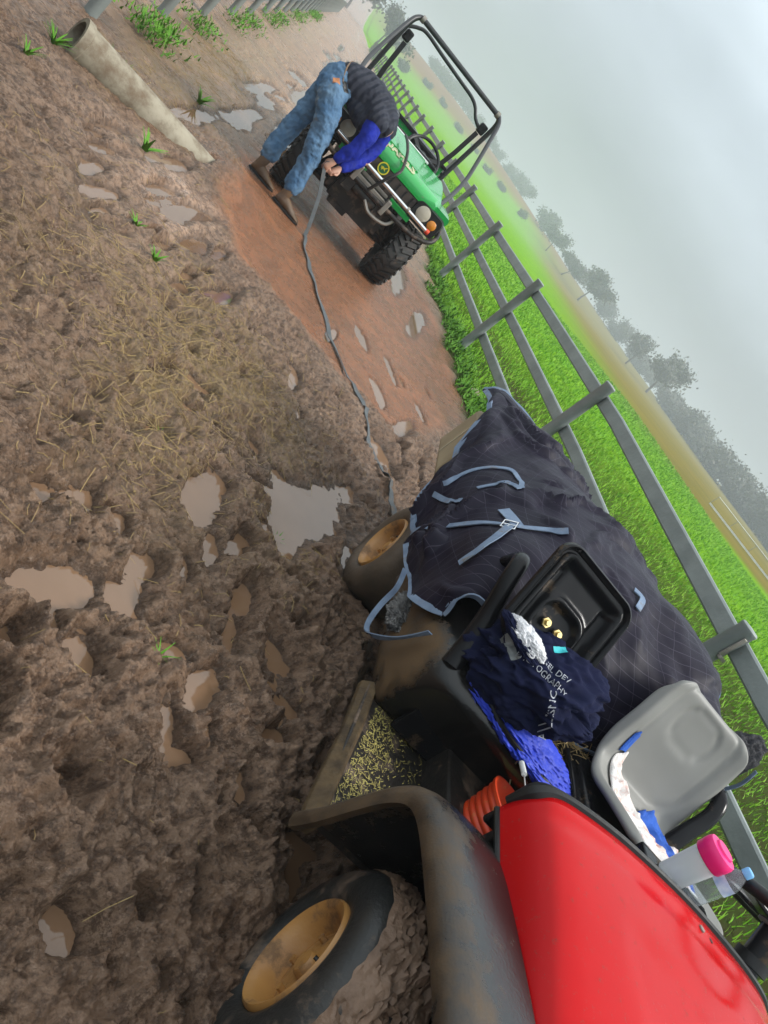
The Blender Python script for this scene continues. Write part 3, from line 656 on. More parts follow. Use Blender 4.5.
# ------------------------------------------------------------------ the red utility cart (x = across, y = towards its tail, z = up)
CART = Matrix.Translation((1.225,.93,0)) @ Matrix.Rotation(-R_(10.5),4,'Z')
cart = empty('utility_cart', CART); tag(cart,'muddy red and black two seat utility cart bogged in the mud','utility cart')
RIMP = [(.0,.055),(.06,.052),(.085,.058),(.108,.066),(.118,.03),(.126,.008),(.140,.0),(.146,.006),(.148,.018),(.142,.024)]
def wheel(name, c, steer, rad, wid, inner, tm, studs=5, parent=cart):
    e_ = empty(name); e_.parent = parent; e_.location = c; e_.rotation_euler = (0,0,steer)
    R0 = .147
    prof = [(R0-.004,.018),(R0+.012,.002),(R0+.035,-.006),(rad-.035,.002),(rad-.012,.022),(rad,.05),(rad,.05+(wid-.1)*.33),(rad,.05+(wid-.1)*.66),(rad,wid-.05),(rad-.015,wid-.02),(rad-.04,wid),(R0,wid-.01)]
    mb = MB(); mb.lathe(prof,'x',72); ty = obj('tyre',mb,tm,e_,angle=60)
    mb = MB(); mb.lathe([(0,.055)]+RIMP[1:]+[(.13,.03),(.12,.09),(.15,.14)],'x',48); obj('rim',mb,'rim',e_,angle=45)
    mb = MB(); mb.lathe([(0,.03),(.026,.032),(.032,.04),(.034,.06)],'x',20); obj('hub_cap',mb,'rim',e_)
    for k in range(studs):
        a = k*2*math.pi/studs+.3; mb = MB(); mb.tube([(.055,.07*math.cos(a),.07*math.sin(a)),(.038,.07*math.cos(a),.07*math.sin(a))],.009,6); obj('wheel_nut',mb,'rim',e_,smooth=False)
    mb = MB(); mb.tube([(.03,.13*math.cos(2.2),.13*math.sin(2.2)),(.0,.118*math.cos(2.2),.118*math.sin(2.2))],.005,6); obj('valve',mb,'rubber',e_)
    return e_
wf = wheel('front_wheel',(.0,-.015,.235),R_(-15),.262,.21,1,'tyre')
wr = wheel('rear_wheel',(.0,1.97,.25),0,.262,.27,1,'tyre_brown')
wheel('front_wheel',(1.32,-.015,.235),R_(180-15),.262,.21,1,'tyre'); wheel('rear_wheel',(1.32,1.97,.25),R_(180),.262,.27,1,'tyre_brown')
# thick wet mud packed on the front tyre tread
nu, nv = 150, 46; U_ = np.linspace(0,2*np.pi,nu); 
P_ = np.zeros((nu,nv,3))
for j in range(nv):
    w = j/(nv-1); xw = .028+w*.195; ed = math.sin(math.pi*w)**.5
    th = U_
    n1 = fbm(np.cos(th)*6+9,np.sin(th)*6+xw*22,3,5,.62); n2 = 1-np.abs(fbm(np.cos(th)*14+2,np.sin(th)*14+xw*50,7,4,.6))*2.4
    rr_ = .256+ed*(.016+.022*n1+.016*n2)
    P_[:,j,0] = xw+.012*n1; P_[:,j,1] = rr_*np.cos(th); P_[:,j,2] = rr_*np.sin(th)
mb = MB(); mb.grid(P_); obj('mud_cake',mb,'mud',wf)
# chassis and the dark underside
mb = MB(); mb.box((.62,1.0,.34),(.62,2.6,.16)); mb.box((.62,.02,.42),(.52,.5,.3)); mb.box((.62,1.97,.27),(.9,.09,.09)); mb.box((.62,-.015,.25),(.95,.06,.06)); obj('chassis',mb,'dark_metal',cart,bevel=.01)
# front fenders: a thick moulded band over each wheel
def fender(mir):
    path = [(.30,.27),(.27,.36),(.25,.48),(.235,.57),(.205,.635),(.15,.675),(.07,.70),(-.05,.72),(-.2,.74),(-.35,.755),(-.5,.75),(-.6,.70)]
    path = cat_spline(path,46); n = len(path); secs = []
    for i,(a,c) in enumerate(path):
        t = path[min(i+1,n-1)]-path[max(i-1,0)]; t /= np.hypot(*t); nrm = np.array([-t[1],t[0]]); 
        if nrm[1] < 0 and i > 20: nrm = -nrm
        nrm = np.array([t[1],-t[0]]) if (t[1]*0.7-t[0]) > 0 else -np.array([t[1],-t[0]])
        s = i/(n-1); flare = -.115+.05*sstep(0,.45,s); inn = .36-.21*sstep(.05,.5,s)
        lip = .062
        def pt(b, off): q = np.array([a,c])+nrm*off; return Vector((b,q[0],q[1]))
        sec = [pt(inn,-.02),pt(flare+.03,-.02),pt(flare+.028,-lip),pt(flare+.006,-lip-.004),pt(flare,-lip*.8),pt(flare+.004,-.030),pt(flare+.02,-.010),pt(flare+.05,.0),pt(flare+.10,.006),pt(inn,.004)]
        if mir: sec = [Vector((1.32-p.x,p.y,p.z)) for p in sec]
        secs.append(sec)
    mb = MB(); mb.loft(secs); o = obj('front_fender',mb,'fender',cart,angle=50)
    return o
fender(False); fender(True)
# inner wheel arch
mb = MB(); mb.box((.24,-.1,.5),(.03,.66,.36)); mb.box((1.0,-.1,.5),(.03,.66,.36)); mb.box((.62,.30,.47),(.74,.03,.44)); obj('firewall',mb,'black_plastic',cart,bevel=.006)
# hood
nb, na = 61, 41
P_ = np.zeros((na,nb,3)); NB = np.linspace(0,1,nb)
prof_b = cat_spline([(.150,.70),(.158,.76),(.172,.800),(.20,.828),(.27,.850),(.42,.874),(.66,.889),(.90,.884),(1.06,.868),(1.14,.842),(1.165,.80),(1.175,.76),(1.18,.70)],nb)
for i in range(na):
    a = .25-.85*i/(na-1); s = (.25-a)
    drop = .03*s+.16*s*s+.9*max(0,s-.68)**2*4
    for j in range(nb):
        b, c = prof_b[j]; cr = 0
        d1 = abs(a-.19); cr -= .006*math.exp(-(d1/.012)**2)
        xb = abs(b-.66); wv = .26-.10*max(0,s-.1)
        if s > .18: cr -= .010*(1-sstep(-.012,.012,np.array(xb-wv)))*sstep(.18,.26,np.array(s))
        top = sstep(.72,.83,np.array(c))
        P_[i,j] = (b+(.66-b)*.03*s, a, .70+(c-.70)*(1-.12*s)-drop*.8+float(cr*top))
mb = MB(); mb.grid(P_); hood = obj('hood',mb,'red_paint',cart,thick=.006,angle=60,offset=1)
# black rubber strip along the back edge of the hood, with the rounded bump at its corner
pts = [(b,.262,c+.006) for b,c in prof_b[2:-2]]
mb = MB(); mb.tube(pts,[.011+.013*math.exp(-((i-7)/5)**2) for i in range(len(pts))],8); obj('hood_seal',mb,'rubber',hood)
mb = MB(); mb.tube([(.145,.25,.70),(.147,.0,.685),(.15,-.3,.65),(.155,-.55,.58)],.008,8); obj('hood_seam',mb,'rubber',hood)
mb = MB(); mb.lathe([(0,.0),(.009,.0),(.009,.004),(0,.006)],'z',12,(.72,.215,.893)); obj('hood_screw',mb,'steel',hood)
mb = MB(); mb.lathe([(0,.0),(.007,.0),(.007,.003),(0,.004)],'z',12,(.765,.212,.890)); obj('hood_clip',mb,'rubber',hood)
# dash shelf behind the hood
mb = MB(); mb.box((.78,.375,.835),(.32,.11,.02)); mb.box((.66,.34,.70),(.84,.08,.02)); mb.box((.78,.432,.81),(.32,.012,.07)); mb.box((.61,.285,.72),(.86,.02,.18)); obj('dash',mb,'black_plastic',cart,bevel=.006)
# floor pan with the outer step edge
mb = MB(); mb.loft([[Vector(p) for p in s] for s in ([(-.075,.27,.27),(1.27,.27,.27),(1.27,.27,.305),(-.075,.27,.305)],[(.03,.93,.27),(1.19,.93,.27),(1.19,.93,.305),(.03,.93,.305)])]); obj('floor',mb,'dark_metal',cart,bevel=.006,smooth=False)
ST = cat_spline([(-.082,.24),(-.045,.45),(.0,.68),(.035,.93)],16)
mb = MB(); mb.loft([[Vector((b+dx,a,z)) for dx,z in ((-.022,.262),(-.024,.283),(.012,.318),(.022,.318),(.024,.262))] for b,a in ST]); obj('step_edge',mb,'floor_mud',cart,bevel=.004,smooth=False)
# rear body: seat base with open tray, side panels
def prism(mb, loop0, loop1): mb.loft([[Vector(p) for p in loop0],[Vector(p) for p in loop1]])
secs = []
for s in np.linspace(0,1,9):
    b = .03+.10*s
# right side panel + front face as one moulded shell
rows = []
#        front-left ... along: points (b,a,c) from tail to front outer corner to centre, several heights
lo = [(.05,1.62,.33),(.045,1.3,.31),(.04,1.0,.30),(.05,.87,.305),(.10,.845,.31),(.3,.84,.31),(.62,.84,.31),(.94,.84,.31),(1.14,.845,.31),(1.19,.87,.305),(1.2,1.0,.30),(1.195,1.3,.31),(1.19,1.62,.33)]
mi = [(.035,1.62,.47),(.03,1.3,.46),(.025,1.0,.47),(.04,.835,.48),(.10,.775,.49),(.3,.75,.49),(.62,.75,.49),(.94,.75,.49),(1.14,.775,.49),(1.2,.845,.48),(1.215,1.0,.47),(1.21,1.3,.46),(1.205,1.62,.47)]
hi = [(.05,1.62,.55),(.04,1.3,.58),(.045,1.0,.59),(.06,.82,.585),(.115,.735,.58),(.3,.695,.575),(.62,.68,.575),(.94,.695,.575),(1.12,.735,.58),(1.18,.83,.585),(1.195,1.0,.59),(1.2,1.3,.58),(1.19,1.62,.55)]
to = [(.09,1.62,.58),(.09,1.3,.635),(.10,1.02,.65),(.115,.86,.645),(.15,.765,.635),(.3,.705,.62),(.62,.69,.62),(.94,.705,.62),(1.08,.765,.635),(1.125,.86,.645),(1.14,1.02,.65),(1.15,1.3,.635),(1.15,1.62,.58)]
ti = [(.14,1.62,.58),(.14,1.3,.64),(.15,1.02,.655),(.17,.90,.645),(.19,.81,.635),(.3,.735,.62),(.62,.72,.62),(.94,.735,.62),(1.04,.81,.635),(1.07,.90,.645),(1.09,1.02,.655),(1.1,1.3,.64),(1.1,1.62,.58)]
G = np.array([lo,mi,hi,to,ti]); G = cat_spline(G,25); G = np.swapaxes(cat_spline(np.swapaxes(G,0,1),85),0,1)
mb = MB(); mb.grid(G); obj('seat_base',mb,'body_muddy',cart,thick=.008,angle=60)
mb = MB(); mb.box((.62,1.15,.55),(.9,.62,.02)); mb.box((.62,.80,.47),(.98,.02,.30)); obj('tray_floor',mb,'black_plastic',cart,bevel=.004)
# tray rim round the open bin beside the passenger's seat
rim_pts = cat_spline([(.16,.98,.668),(.165,.86,.664),(.195,.77,.655),(.28,.70,.645),(.42,.675,.642),(.56,.665,.642),(.645,.69,.645),(.66,.95,.65)],40)
mb = MB(); mb.tube([tuple(p) for p in rim_pts],.010,8); obj('tray_rim',mb,'black_plastic',cart)
mb = MB(); mb.box((.70,.83,.58),(.10,.34,.14)); obj('tray_divider',mb,'black_plastic',cart,bevel=.008)
# hip restraint: curved hand bar that rises out of the side panel
def hipbar(mir):
    pts = cat_spline([(.085,.83,.60),(.075,.88,.68),(.05,.93,.78),(.02,.975,.87),(.015,1.03,.925),(.04,1.11,.91),(.07,1.22,.80),(.085,1.3,.66),(.09,1.34,.58)],36)
    if mir: pts = np.stack([1.24-pts[:,0],pts[:,1],pts[:,2]],1)
    mb = MB(); mb.tube([tuple(p) for p in pts],[.030+.03*max(0,.35-i/35)**1.2 for i in range(36)],14,flat=.8); obj('hip_bar',mb,'black_plastic',cart)
hipbar(False); hipbar(True)
# driver's seat: one grey moulded shell, backrest and pan
def seat_shell(b0, a0, c0, w):
    # profile (a,c) from the top of the backrest down and forward along the pan
    prof = cat_spline([(.185,.42),(.165,.40),(.14,.32),(.105,.22),(.07,.10),(.03,.025),(-.06,.0),(-.2,.035),(-.34,.07),(-.40,.075),(-.43,.04)],56)
    nj = 41; P_ = np.zeros((56,nj,3)); s_ = np.concatenate([[0],np.cumsum(np.hypot(*np.diff(prof,axis=0).T))]); S = s_[-1]
    for i in range(56):
        s = s_[i]; d_top = s; d_bot = S-s; rc = .15; hw = w/2
        if d_top < rc: hw -= rc-math.sqrt(max(0,rc*rc-(rc-d_top)**2))
        if d_bot < .10: hw -= .10-math.sqrt(max(0,.01-(.10-d_bot)**2))
        waist = .010*math.exp(-((s-.44)/.07)**2); hw -= waist
        t_ = prof[min(i+1,55)]-prof[max(i-1,0)]; t_ /= np.hypot(*t_); nrm = np.array([t_[1],-t_[0]]) ; nrm = -nrm if nrm[0] > 0 and i < 30 else nrm
        nrm = np.array([t_[1],-t_[0]]);  
        if nrm[1] < 0 and i > 28: nrm = -nrm
        if i <= 28 and nrm[0] > 0: nrm = -nrm
        for j in range(nj):
            q = -1+2*j/(nj-1); x = hw*q
            ed = abs(x)/(w/2); off = .034*ed**3 - .030*float(sstep(.88,1,np.array(ed)))
            off -= .02*max(0,(.04-d_top)/.04)
            # raised border and sunk pads
            def rr(x, y, cx, cy, hx, hy, r):
                dx = max(abs(x-cx)-hx+r,0); dy = max(abs(y-cy)-hy+r,0); return math.hypot(dx,dy)-r
            g = rr(x,s,0,.135,.095,.070,.05); off -= .009*math.exp(-(g/.006)**2)+ (.004 if g<0 else 0)
            g2 = rr(x,s,0,.21,.165,.21,.09); off -= .007*math.exp(-(g2/.009)**2)+(.006*float(sstep(.02,-.02,np.array(g2))))
            g3 = rr(x,s,0,.66,.16,.17,.08); off -= .008*float(sstep(.03,-.03,np.array(g3)))
            P_[i,j] = (b0+x, a0+prof[i][0]+nrm[0]*off, c0+prof[i][1]+nrm[1]*off)
    return P_
mb = MB(); mb.grid(seat_shell(.955,.93,.70,.50)); obj('driver_seat',mb,'grey_vinyl',cart,thick=.022,angle=70,subsurf=1)
mb = MB(); mb.box((.88,.82,.63),(.36,.36,.08)); obj('seat_plinth',mb,'black_plastic',cart,bevel=.02)
mb = MB(); mb.tube([(.70,.52,.66),(.70,.46,.70),(.70,.44,.76)],.012,8); mb.lathe([(0,0),(.02,.0),(.022,.03),(0,.04)],'z',12,(.70,.44,.755)); obj('lever',mb,'black_plastic',cart)
# passenger's seat tipped up: the black tray of its underside shows
def tipped():
    nu, nv = 64, 64; P_ = np.zeros((nu,nv,3)); W_, H_ = .37, .38; r = .07
    for i in range(nu):
        for j in range(nv):
            x = (-.5+i/(nu-1))*1.0; y = (-.5+j/(nv-1))*1.0
            # map square to rounded rectangle
            X_, Y_ = x*W_, y*H_; 
            ax, ay = abs(X_)-(W_/2-r), abs(Y_)-(H_/2-r)
            if ax > 0 and ay > 0:
                k = math.hypot(ax,ay); mxx = max(ax,ay); f = mxx/k if k > 0 else 1; X_ = math.copysign(W_/2-r+ax*f,X_); Y_ = math.copysign(H_/2-r+ay*f,Y_)
            dx = max(abs(X_)-(W_/2-r),0); dy = max(abs(Y_)-(H_/2-r),0); e = r-math.hypot(dx,dy) if (dx>0 or dy>0) else min(W_/2-abs(X_),H_/2-abs(Y_))
            if not(dx>0 and dy>0): e = min(W_/2-abs(X_),H_/2-abs(Y_))
            z = .020*float(sstep(0,.008,np.array(e)))-.020*float(sstep(.014,.024,np.array(e)))+.012*float(sstep(.030,.036,np.array(e)))-.034*float(sstep(.042,.075,np.array(e)))
            for cxx in (-.115,.115):
                g = max(abs(X_-cxx)-.018,abs(Y_-.0)-.105); z -= .014*float(sstep(.010,-.006,np.array(g)))
            gx_ = max(abs(X_+.0)-.03,0); gy_ = max(abs(Y_+.05)-.02,0); g = math.hypot(gx_,gy_)-.048; z += .012*math.exp(-((g-.012)/.012)**2)-.022*float(sstep(.006,-.010,np.array(g)))
            P_[i,j] = (X_,Y_,z)
    e_ = empty('passenger_seat'); e_.parent = cart
    mb = MB(); mb.grid(P_); o = obj('seat_underside',mb,'black_plastic',e_,thick=.02,angle=60)
    for s in (-1,1):
        mb = MB(); mb.lathe([(0,.012),(.010,.012),(.0105,.0),(0.017,.0),(.018,-.006)],'z',6,(s*.028,-.05,-.027)); obj('bolt',mb,'brass',e_,smooth=False)
    return e_
ts = tipped()
zx = Vector((.995,.0,.0)).normalized(); yv = Vector((0,.57,.82)).normalized(); nv_ = zx.cross(yv)   # plane leans back
mw = Matrix(((zx.x,yv.x,nv_.x,.21),(zx.y,yv.y,nv_.y,.925),(zx.z,yv.z,nv_.z,.955),(0,0,0,1))); ts.matrix_local = mw
# steering wheel and column
sw = empty('steering_wheel'); sw.parent = cart; C_ = Vector((1.055,.40,1.0)); nrm = Vector((0,.5,.86)).normalized()
sw.location = C_; sw.rotation_euler = nrm.to_track_quat('Z','Y').to_euler()
ring = [(.19*math.cos(a),.19*math.sin(a),0) for a in np.linspace(0,2*math.pi,49)]
mb = MB(); mb.tube(ring,.019,12,cap=False); obj('rim',mb,'rubber',sw)
for a in (3.3,6.2,4.71):
    mb = MB(); mb.ribbon([(.03*math.cos(a),.03*math.sin(a),-.02),(.1*math.cos(a),.1*math.sin(a),-.012),(.185*math.cos(a),.185*math.sin(a),0)],(-math.sin(a),math.cos(a),0),[.06,.05,.05],.014); obj('spoke',mb,'black_plastic',sw,bevel=.004)
mb = MB(); mb.lathe([(0,.012),(.035,.008),(.05,-.005),(.052,-.03),(0,-.04)],'z',24); obj('hub',mb,'grey_vinyl',sw)
mb = MB(); mb.tube([C_-nrm*.03,C_-nrm*.2,C_-nrm*.42],[.038,.034,.034],16); obj('steering_column',mb,'black_plastic',cart)
mb = MB(); mb.tube([C_-nrm*.12,C_-nrm*.15],.05,16); obj('column_collar',mb,'rubber',cart)
# cargo bed (most of it under the rug)
mb = MB()
for c,d in (((.62,2.05,.60),(1.16,1.5,.04)),((.04,2.05,.70),(.03,1.5,.22)),((1.2,2.05,.70),(.03,1.5,.22)),((.62,1.31,.70),(1.13,.03,.22)),((.62,2.79,.70),(1.13,.03,.22))): mb.box(c,d)
obj('cargo_bed',mb,'black_plastic',cart,bevel=.008)
mb = MB(); mb.box((.62,2.05,.50),(.9,1.3,.14)); obj('bed_frame',mb,'dark_metal',cart,bevel=.01)
mb = MB(); mb.box((.09,1.46,.44),(.05,.14,.10),Matrix.Rotation(.3,3,'X')); obj('bed_latch',mb,'rim',cart,bevel=.004)
def on_cart(o): o.matrix_world = CART @ o.matrix_world; return o
def place(o, x, y, z, rot=None):
    mw = CART @ Matrix.Translation((x,y,z))
    if rot: mw = mw @ rot
    o.matrix_world = mw; return o
# ------------------------------------------------------------------ chaff on the floor
mb = MB(); r = np.random.default_rng(3)
for i in range(1300):
    a = r.uniform(.3,.9); bmin = -.045+.13*(a-.3)/.6; b = bmin+abs(r.normal(0,.085)) if r.random()<.75 else r.uniform(bmin,bmin+.4)
    if b > .5: continue
    an = r.uniform(0,3.14); l = .003+.024*r.random()**2.5; w = r.uniform(.0004,.0011)
    dx, dy = math.cos(an)*l/2, math.sin(an)*l/2; nx_, ny_ = -math.sin(an)*w, math.cos(an)*w; z = .3065+r.uniform(0,.004)
    mb.add([(b-dx-nx_,a-dy-ny_,z),(b+dx-nx_,a+dy-ny_,z+.002),(b+dx+nx_,a+dy+ny_,z+.002),(b-dx+nx_,a-dy+ny_,z)],[(0,1,2,3)])
ch = obj('chaff',mb,'chaff',smooth=False); on_cart(ch); kind(ch,'stuff')
# ------------------------------------------------------------------ horse rug thrown over the load
RS = [ # a, then (b, c) from the near lower edge over the top to the far lower edge
 (1.06,[(.02,.60),(.02,.67),(.09,.73),(.40,.62),(.70,.62),(1.08,.78),(1.16,.72)]),
 (1.12,[(.0,.54),(.0,.64),(.07,.81),(.38,.87),(.70,.88),(1.10,1.03),(1.18,.84)]),
 (1.25,[(-.012,.48),(-.005,.66),(.06,.88),(.38,1.0),(.72,1.04),(1.08,1.09),(1.18,.88)]),
 (1.5,[(-.01,.45),(-.015,.63),(.055,.86),(.35,1.06),(.75,1.13),(1.08,1.10),(1.2,.8)]),
 (1.8,[(-.02,.46),(-.02,.62),(.05,.85),(.36,1.08),(.76,1.105),(1.12,1.06),(1.27,.7)]),
 (2.1,[(-.05,.62),(-.05,.70),(.01,.86),(.28,1.03),(.65,1.065),(1.02,1.03),(1.26,.65)]),
 (2.4,[(-.045,.85),(-.04,.87),(-.005,.92),(.22,1.0),(.58,1.02),(1.0,.98),(1.25,.6)]),
 (2.65,[(-.04,.92),(-.03,.935),(.02,.965),(.13,1.0),(.5,.99),(.97,.94),(1.22,.55)]),
 (2.84,[(-.04,.90),(-.035,.91),(-.005,.945),(.08,.985),(.42,.95),(.92,.88),(1.15,.6)])]
G = np.array([[(b,a,c) for b,c in row] for a,row in RS])
G = cat_spline(G,230); G = np.swapaxes(cat_spline(np.swapaxes(G,0,1),190),0,1)
nI, nJ = G.shape[:2]; d1 = np.gradient(G,axis=0); d2 = np.gradient(G,axis=1); NR = np.cross(d1,d2); NR /= np.linalg.norm(NR,axis=2)[:,:,None]+1e-9
if NR[nI//2,nJ//2,2] < 0: NR = -NR
su = np.cumsum(np.linalg.norm(d1,axis=2),axis=0); sv = np.cumsum(np.linalg.norm(d2,axis=2),axis=1)
w1 = fbm(su*2.2+sv*1.0,sv*3.0-su*1.5,101,3); w2 = fbm(su*2.6-sv*1.8+1.6*w1,sv*1.6+su*.9,103,2); ridge = np.clip(1-np.abs(w2)*3.2,0,1)**1.4
w3 = 1-np.abs(fbm(su*9+3*w1,sv*6,105,3))*2.6
fade = sstep(0,.06,(np.arange(nI)/nI))[:,None]
G2 = G+NR*((.034*w1+.056*ridge*(.45+w1.clip(-.2,1))+.003*np.clip(w3,-.4,1)*np.clip(.4+w2*3,0,1))*(.35+.65*fade))[:,:,None]
G2[:,:,0] -= (.02*np.sin(su*14+3*w1)*np.clip(1-sv/.22,0,1))                  # the hanging side hem waves
RUGM = bpy.data.materials.new('rug'); RUGM.use_nodes = True
t = RUGM.node_tree; N = t.nodes; L = t.links; P = N['Principled BSDF']
uu = N.new('ShaderNodeAttribute'); uu.attribute_name = 'warp'; vv = N.new('ShaderNodeAttribute'); vv.attribute_name = 'weft'
def stripe(src, per, w):
    a = N.new('ShaderNodeMath'); a.operation = 'MULTIPLY'; a.inputs[1].default_value = 1/per; L.new(src, a.inputs[0])
    b = N.new('ShaderNodeMath'); b.operation = 'FRACT'; L.new(a.outputs[0], b.inputs[0])
    c = N.new('ShaderNodeMath'); c.operation = 'LESS_THAN'; c.inputs[1].default_value = w/per; L.new(b.outputs[0], c.inputs[0]); return c.outputs[0]
s1 = stripe(uu.outputs['Fac'], .042, .0022); s2 = stripe(vv.outputs['Fac'], .075, .0018)
mxx = N.new('ShaderNodeMath'); mxx.operation = 'MAXIMUM'; L.new(s1,mxx.inputs[0]); L.new(s2,mxx.inputs[1])
mv = N.new('ShaderNodeMath'); mv.operation = 'MULTIPLY'; mv.inputs[1].default_value = .34; L.new(mxx.outputs[0],mv.inputs[0])
tcx = N.new('ShaderNodeTexCoord'); n1 = N.new('ShaderNodeTexNoise'); n1.inputs['Scale'].default_value = 4; n1.inputs['Detail'].default_value = 7; L.new(tcx.outputs['Object'],n1.inputs['Vector'])
c0 = N.new('ShaderNodeMix'); c0.data_type='RGBA'; c0.inputs[6].default_value = (.006,.005,.012,1); c0.inputs[7].default_value = (.016,.013,.025,1); L.new(n1.outputs['Fac'],c0.inputs[0])
c1 = N.new('ShaderNodeMix'); c1.data_type='RGBA'; c1.inputs[7].default_value = (.12,.11,.15,1); L.new(c0.outputs[2],c1.inputs[6]); L.new(mv.outputs[0],c1.inputs[0]); L.new(c1.outputs[2],P.inputs['Base Color'])
n2 = N.new('ShaderNodeTexNoise'); n2.inputs['Scale'].default_value = 500; L.new(tcx.outputs['Object'],n2.inputs['Vector']); bb_ = N.new('ShaderNodeBump'); bb_.inputs['Strength'].default_value = .25; bb_.inputs['Distance'].default_value = .003; L.new(n2.outputs['Fac'],bb_.inputs['Height']); L.new(bb_.outputs[0],P.inputs['Normal'])
P.inputs['Roughness'].default_value = .5; P.inputs['Specular IOR Level'].default_value = .13
jj = (np.arange(nI-1)[:,None]*nJ+np.arange(nJ-1)[None,:]).ravel(); FR = np.stack([jj,jj+nJ,jj+nJ+1,jj+1],1)
rug = bigmesh('horse_rug', G2.reshape(-1,3), FR, [RUGM], dict(warp=su.ravel(), weft=sv.ravel())); rug.matrix_world = CART
k = rug.modifiers.new('solid','SOLIDIFY'); k.thickness = .006; k.offset = -1
tag(rug,'dark navy pinstriped horse rug with pale blue binding thrown over the cart load','horse rug')
BV = BVHTree.FromPolygons([tuple(v) for v in G2.reshape(-1,3)], [tuple(f) for f in FR])
def near(p, off=.004):
    q, n, i, d = BV.find_nearest(Vector(p))
    c = Vector((.6,2,.6))
    if n.dot(q-c) < 0: n = -n
    return q+n*off, n
def rug_ribbon(name, pts, w, parent=rug, m='trim', off=.005, n=None, th=.004):
    P_ = cat_spline(pts, n or 5*len(pts)); qs = [near(p,off) for p in P_]
    pp = [q for q,_ in qs]; pp = [pp[0]]+[(pp[i-1]+pp[i]*2+pp[i+1])/4 for i in range(1,len(pp)-1)]+[pp[-1]]; nr = [k for _,k in qs]; wd = []
    for i in range(len(pp)):
        t = (pp[min(i+1,len(pp)-1)]-pp[max(i-1,0)]).normalized(); wd.append(nr[i].cross(t))
    mb = MB(); mb.ribbon(pp, wd, w, th); return obj(name, mb, m, parent)

T = {'binding':[[(0.035,2.62,0.95),(0.069,2.549,0.998),(0.003,2.414,0.936),(-0.031,2.374,0.842),(-0.053,2.311,0.752),(-0.058,2.174,0.668),(-0.07,2.006,0.62),(-0.055,1.945,0.566),(-0.048,1.854,0.49)],
 [(-0.055,1.963,0.576),(-0.061,1.912,0.665),(-0.016,1.96,0.766),(0.036,1.973,0.871),(0.088,1.955,0.911),(0.109,1.856,0.923),(0.11,1.733,0.922)],
 [(0.009,1.784,0.785),(0.054,1.807,0.864),(0.085,1.781,0.9),(0.101,1.724,0.918)],
 [(-.03,1.76,.455),(-.02,1.6,.452),(-.02,1.45,.455),(-.02,1.3,.47)],
 [(1.10,1.42,1.12),(1.16,1.36,1.08),(1.19,1.28,1.0),(1.2,1.22,.92)]],
 'strap':[[(-0.055,1.96,0.58),(-0.041,1.797,0.652),(-0.018,1.721,0.723)],
 [(-0.043,1.843,0.479),(-0.011,1.791,0.468),(0.016,1.723,0.504),(0.016,1.607,0.586),(0.034,1.506,0.721),(0.064,1.414,0.857),(0.141,1.438,0.937),(0.231,1.449,1.013)],
 [(0.539,1.401,1.094),(0.58,1.383,1.094),(0.556,1.307,1.062)],[(0.366,1.322,1.037),(0.425,1.346,1.045)]]}
for q in T['binding'][1:3]+T['binding'][4:]: rug_ribbon('binding',q,.022,off=.012)
hem = G2[::4,1,:]; mb = MB(); mb.ribbon([Vector(p)+Vector((-.004,0,.004)) for p in hem],[(0.25,0,1)]*len(hem),.026,.007); obj('binding',mb,'trim',rug)
hem = G2[-2,::4,:]; mb = MB(); mb.ribbon([Vector(p)+Vector((0,.006,.003)) for p in hem],[(0,.5,1)]*len(hem),.024,.007); obj('binding',mb,'trim',rug)
hem = G2[1,3:150:4,:]; mb = MB(); mb.ribbon([Vector(p)+Vector((0,-.005,.003)) for p in hem],[(0,-.4,1)]*len(hem),.022,.006); obj('binding',mb,'trim',rug)
for q in T['strap']: rug_ribbon('strap',q,.026,off=.015)
rug_ribbon('patch',[(.05,1.57,.87),(.075,1.50,.885),(.085,1.43,.90)],.05,off=.012)
bs = rug_ribbon('buckle_strap',[(.072,1.40,.875),(0.049,1.288,0.83),(0.041,1.233,0.777),(0.053,1.214,0.711)],.032,off=.020)
q, n = near((.067,1.385,.865),.022); tt = (Vector((.049,1.288,.83))-Vector((.067,1.376,.865))).normalized(); n = (n-tt*n.dot(tt)).normalized(); sd_ = n.cross(tt)
ring = [q+tt*a*.024+sd_*b*.026 for a,b in ((-1,-1),(-1,1),(1,1),(1,-1),(-1,-1),(-1,1))]
mb = MB(); mb.tube(ring,.0045,8); mb.tube([q-sd_*.026,q+sd_*.026],.003,6); mb.tube([q,q+tt*.024+n*.004],.003,6); obj('buckle',mb,'chrome',bs)
for i in range(4):
    h, n = near(Vector((.049,1.288,.83)).lerp(Vector((.053,1.214,.711)),i/4.),.0195); mb = MB(); mb.tube([h-n*.001,h+n*.001],.003,8); obj('eyelet',mb,'rubber',bs)
hl = cat_spline([(-.03,1.43,.46),(-.02,1.35,.417),(-.018,1.31,.347),(-.015,1.25,.29),(-.01,1.19,.285),(-.012,1.10,.345),(-.012,1.0,.45),(0.0,.93,.58)],40)
mb = MB(); mb.ribbon([tuple(p) for p in hl],[(1,.5*math.sin(i*.4),.2) for i in range(40)],.022,.004); obj('leg_strap',mb,'trim',rug)
# tan box of feed under the tail of the rug, tied with twine
b_ = MB(); b_.box((0,0,.145),(.47,.56,.29)); bx = obj('feed_box',b_,'tan_box',bevel=.03); place(bx,.225,2.55,.545,Matrix.Rotation(-.05,4,'Z')); tag(bx,'tan feed box tied with twine poking out at the tail of the rug','box')
mb = MB(); mb.tube([(-.237,.02,.03),(-.238,.02,.275),(-.21,.02,.293),(.2,.02,.293)],.004,6); obj('twine',mb,'twine',bx)
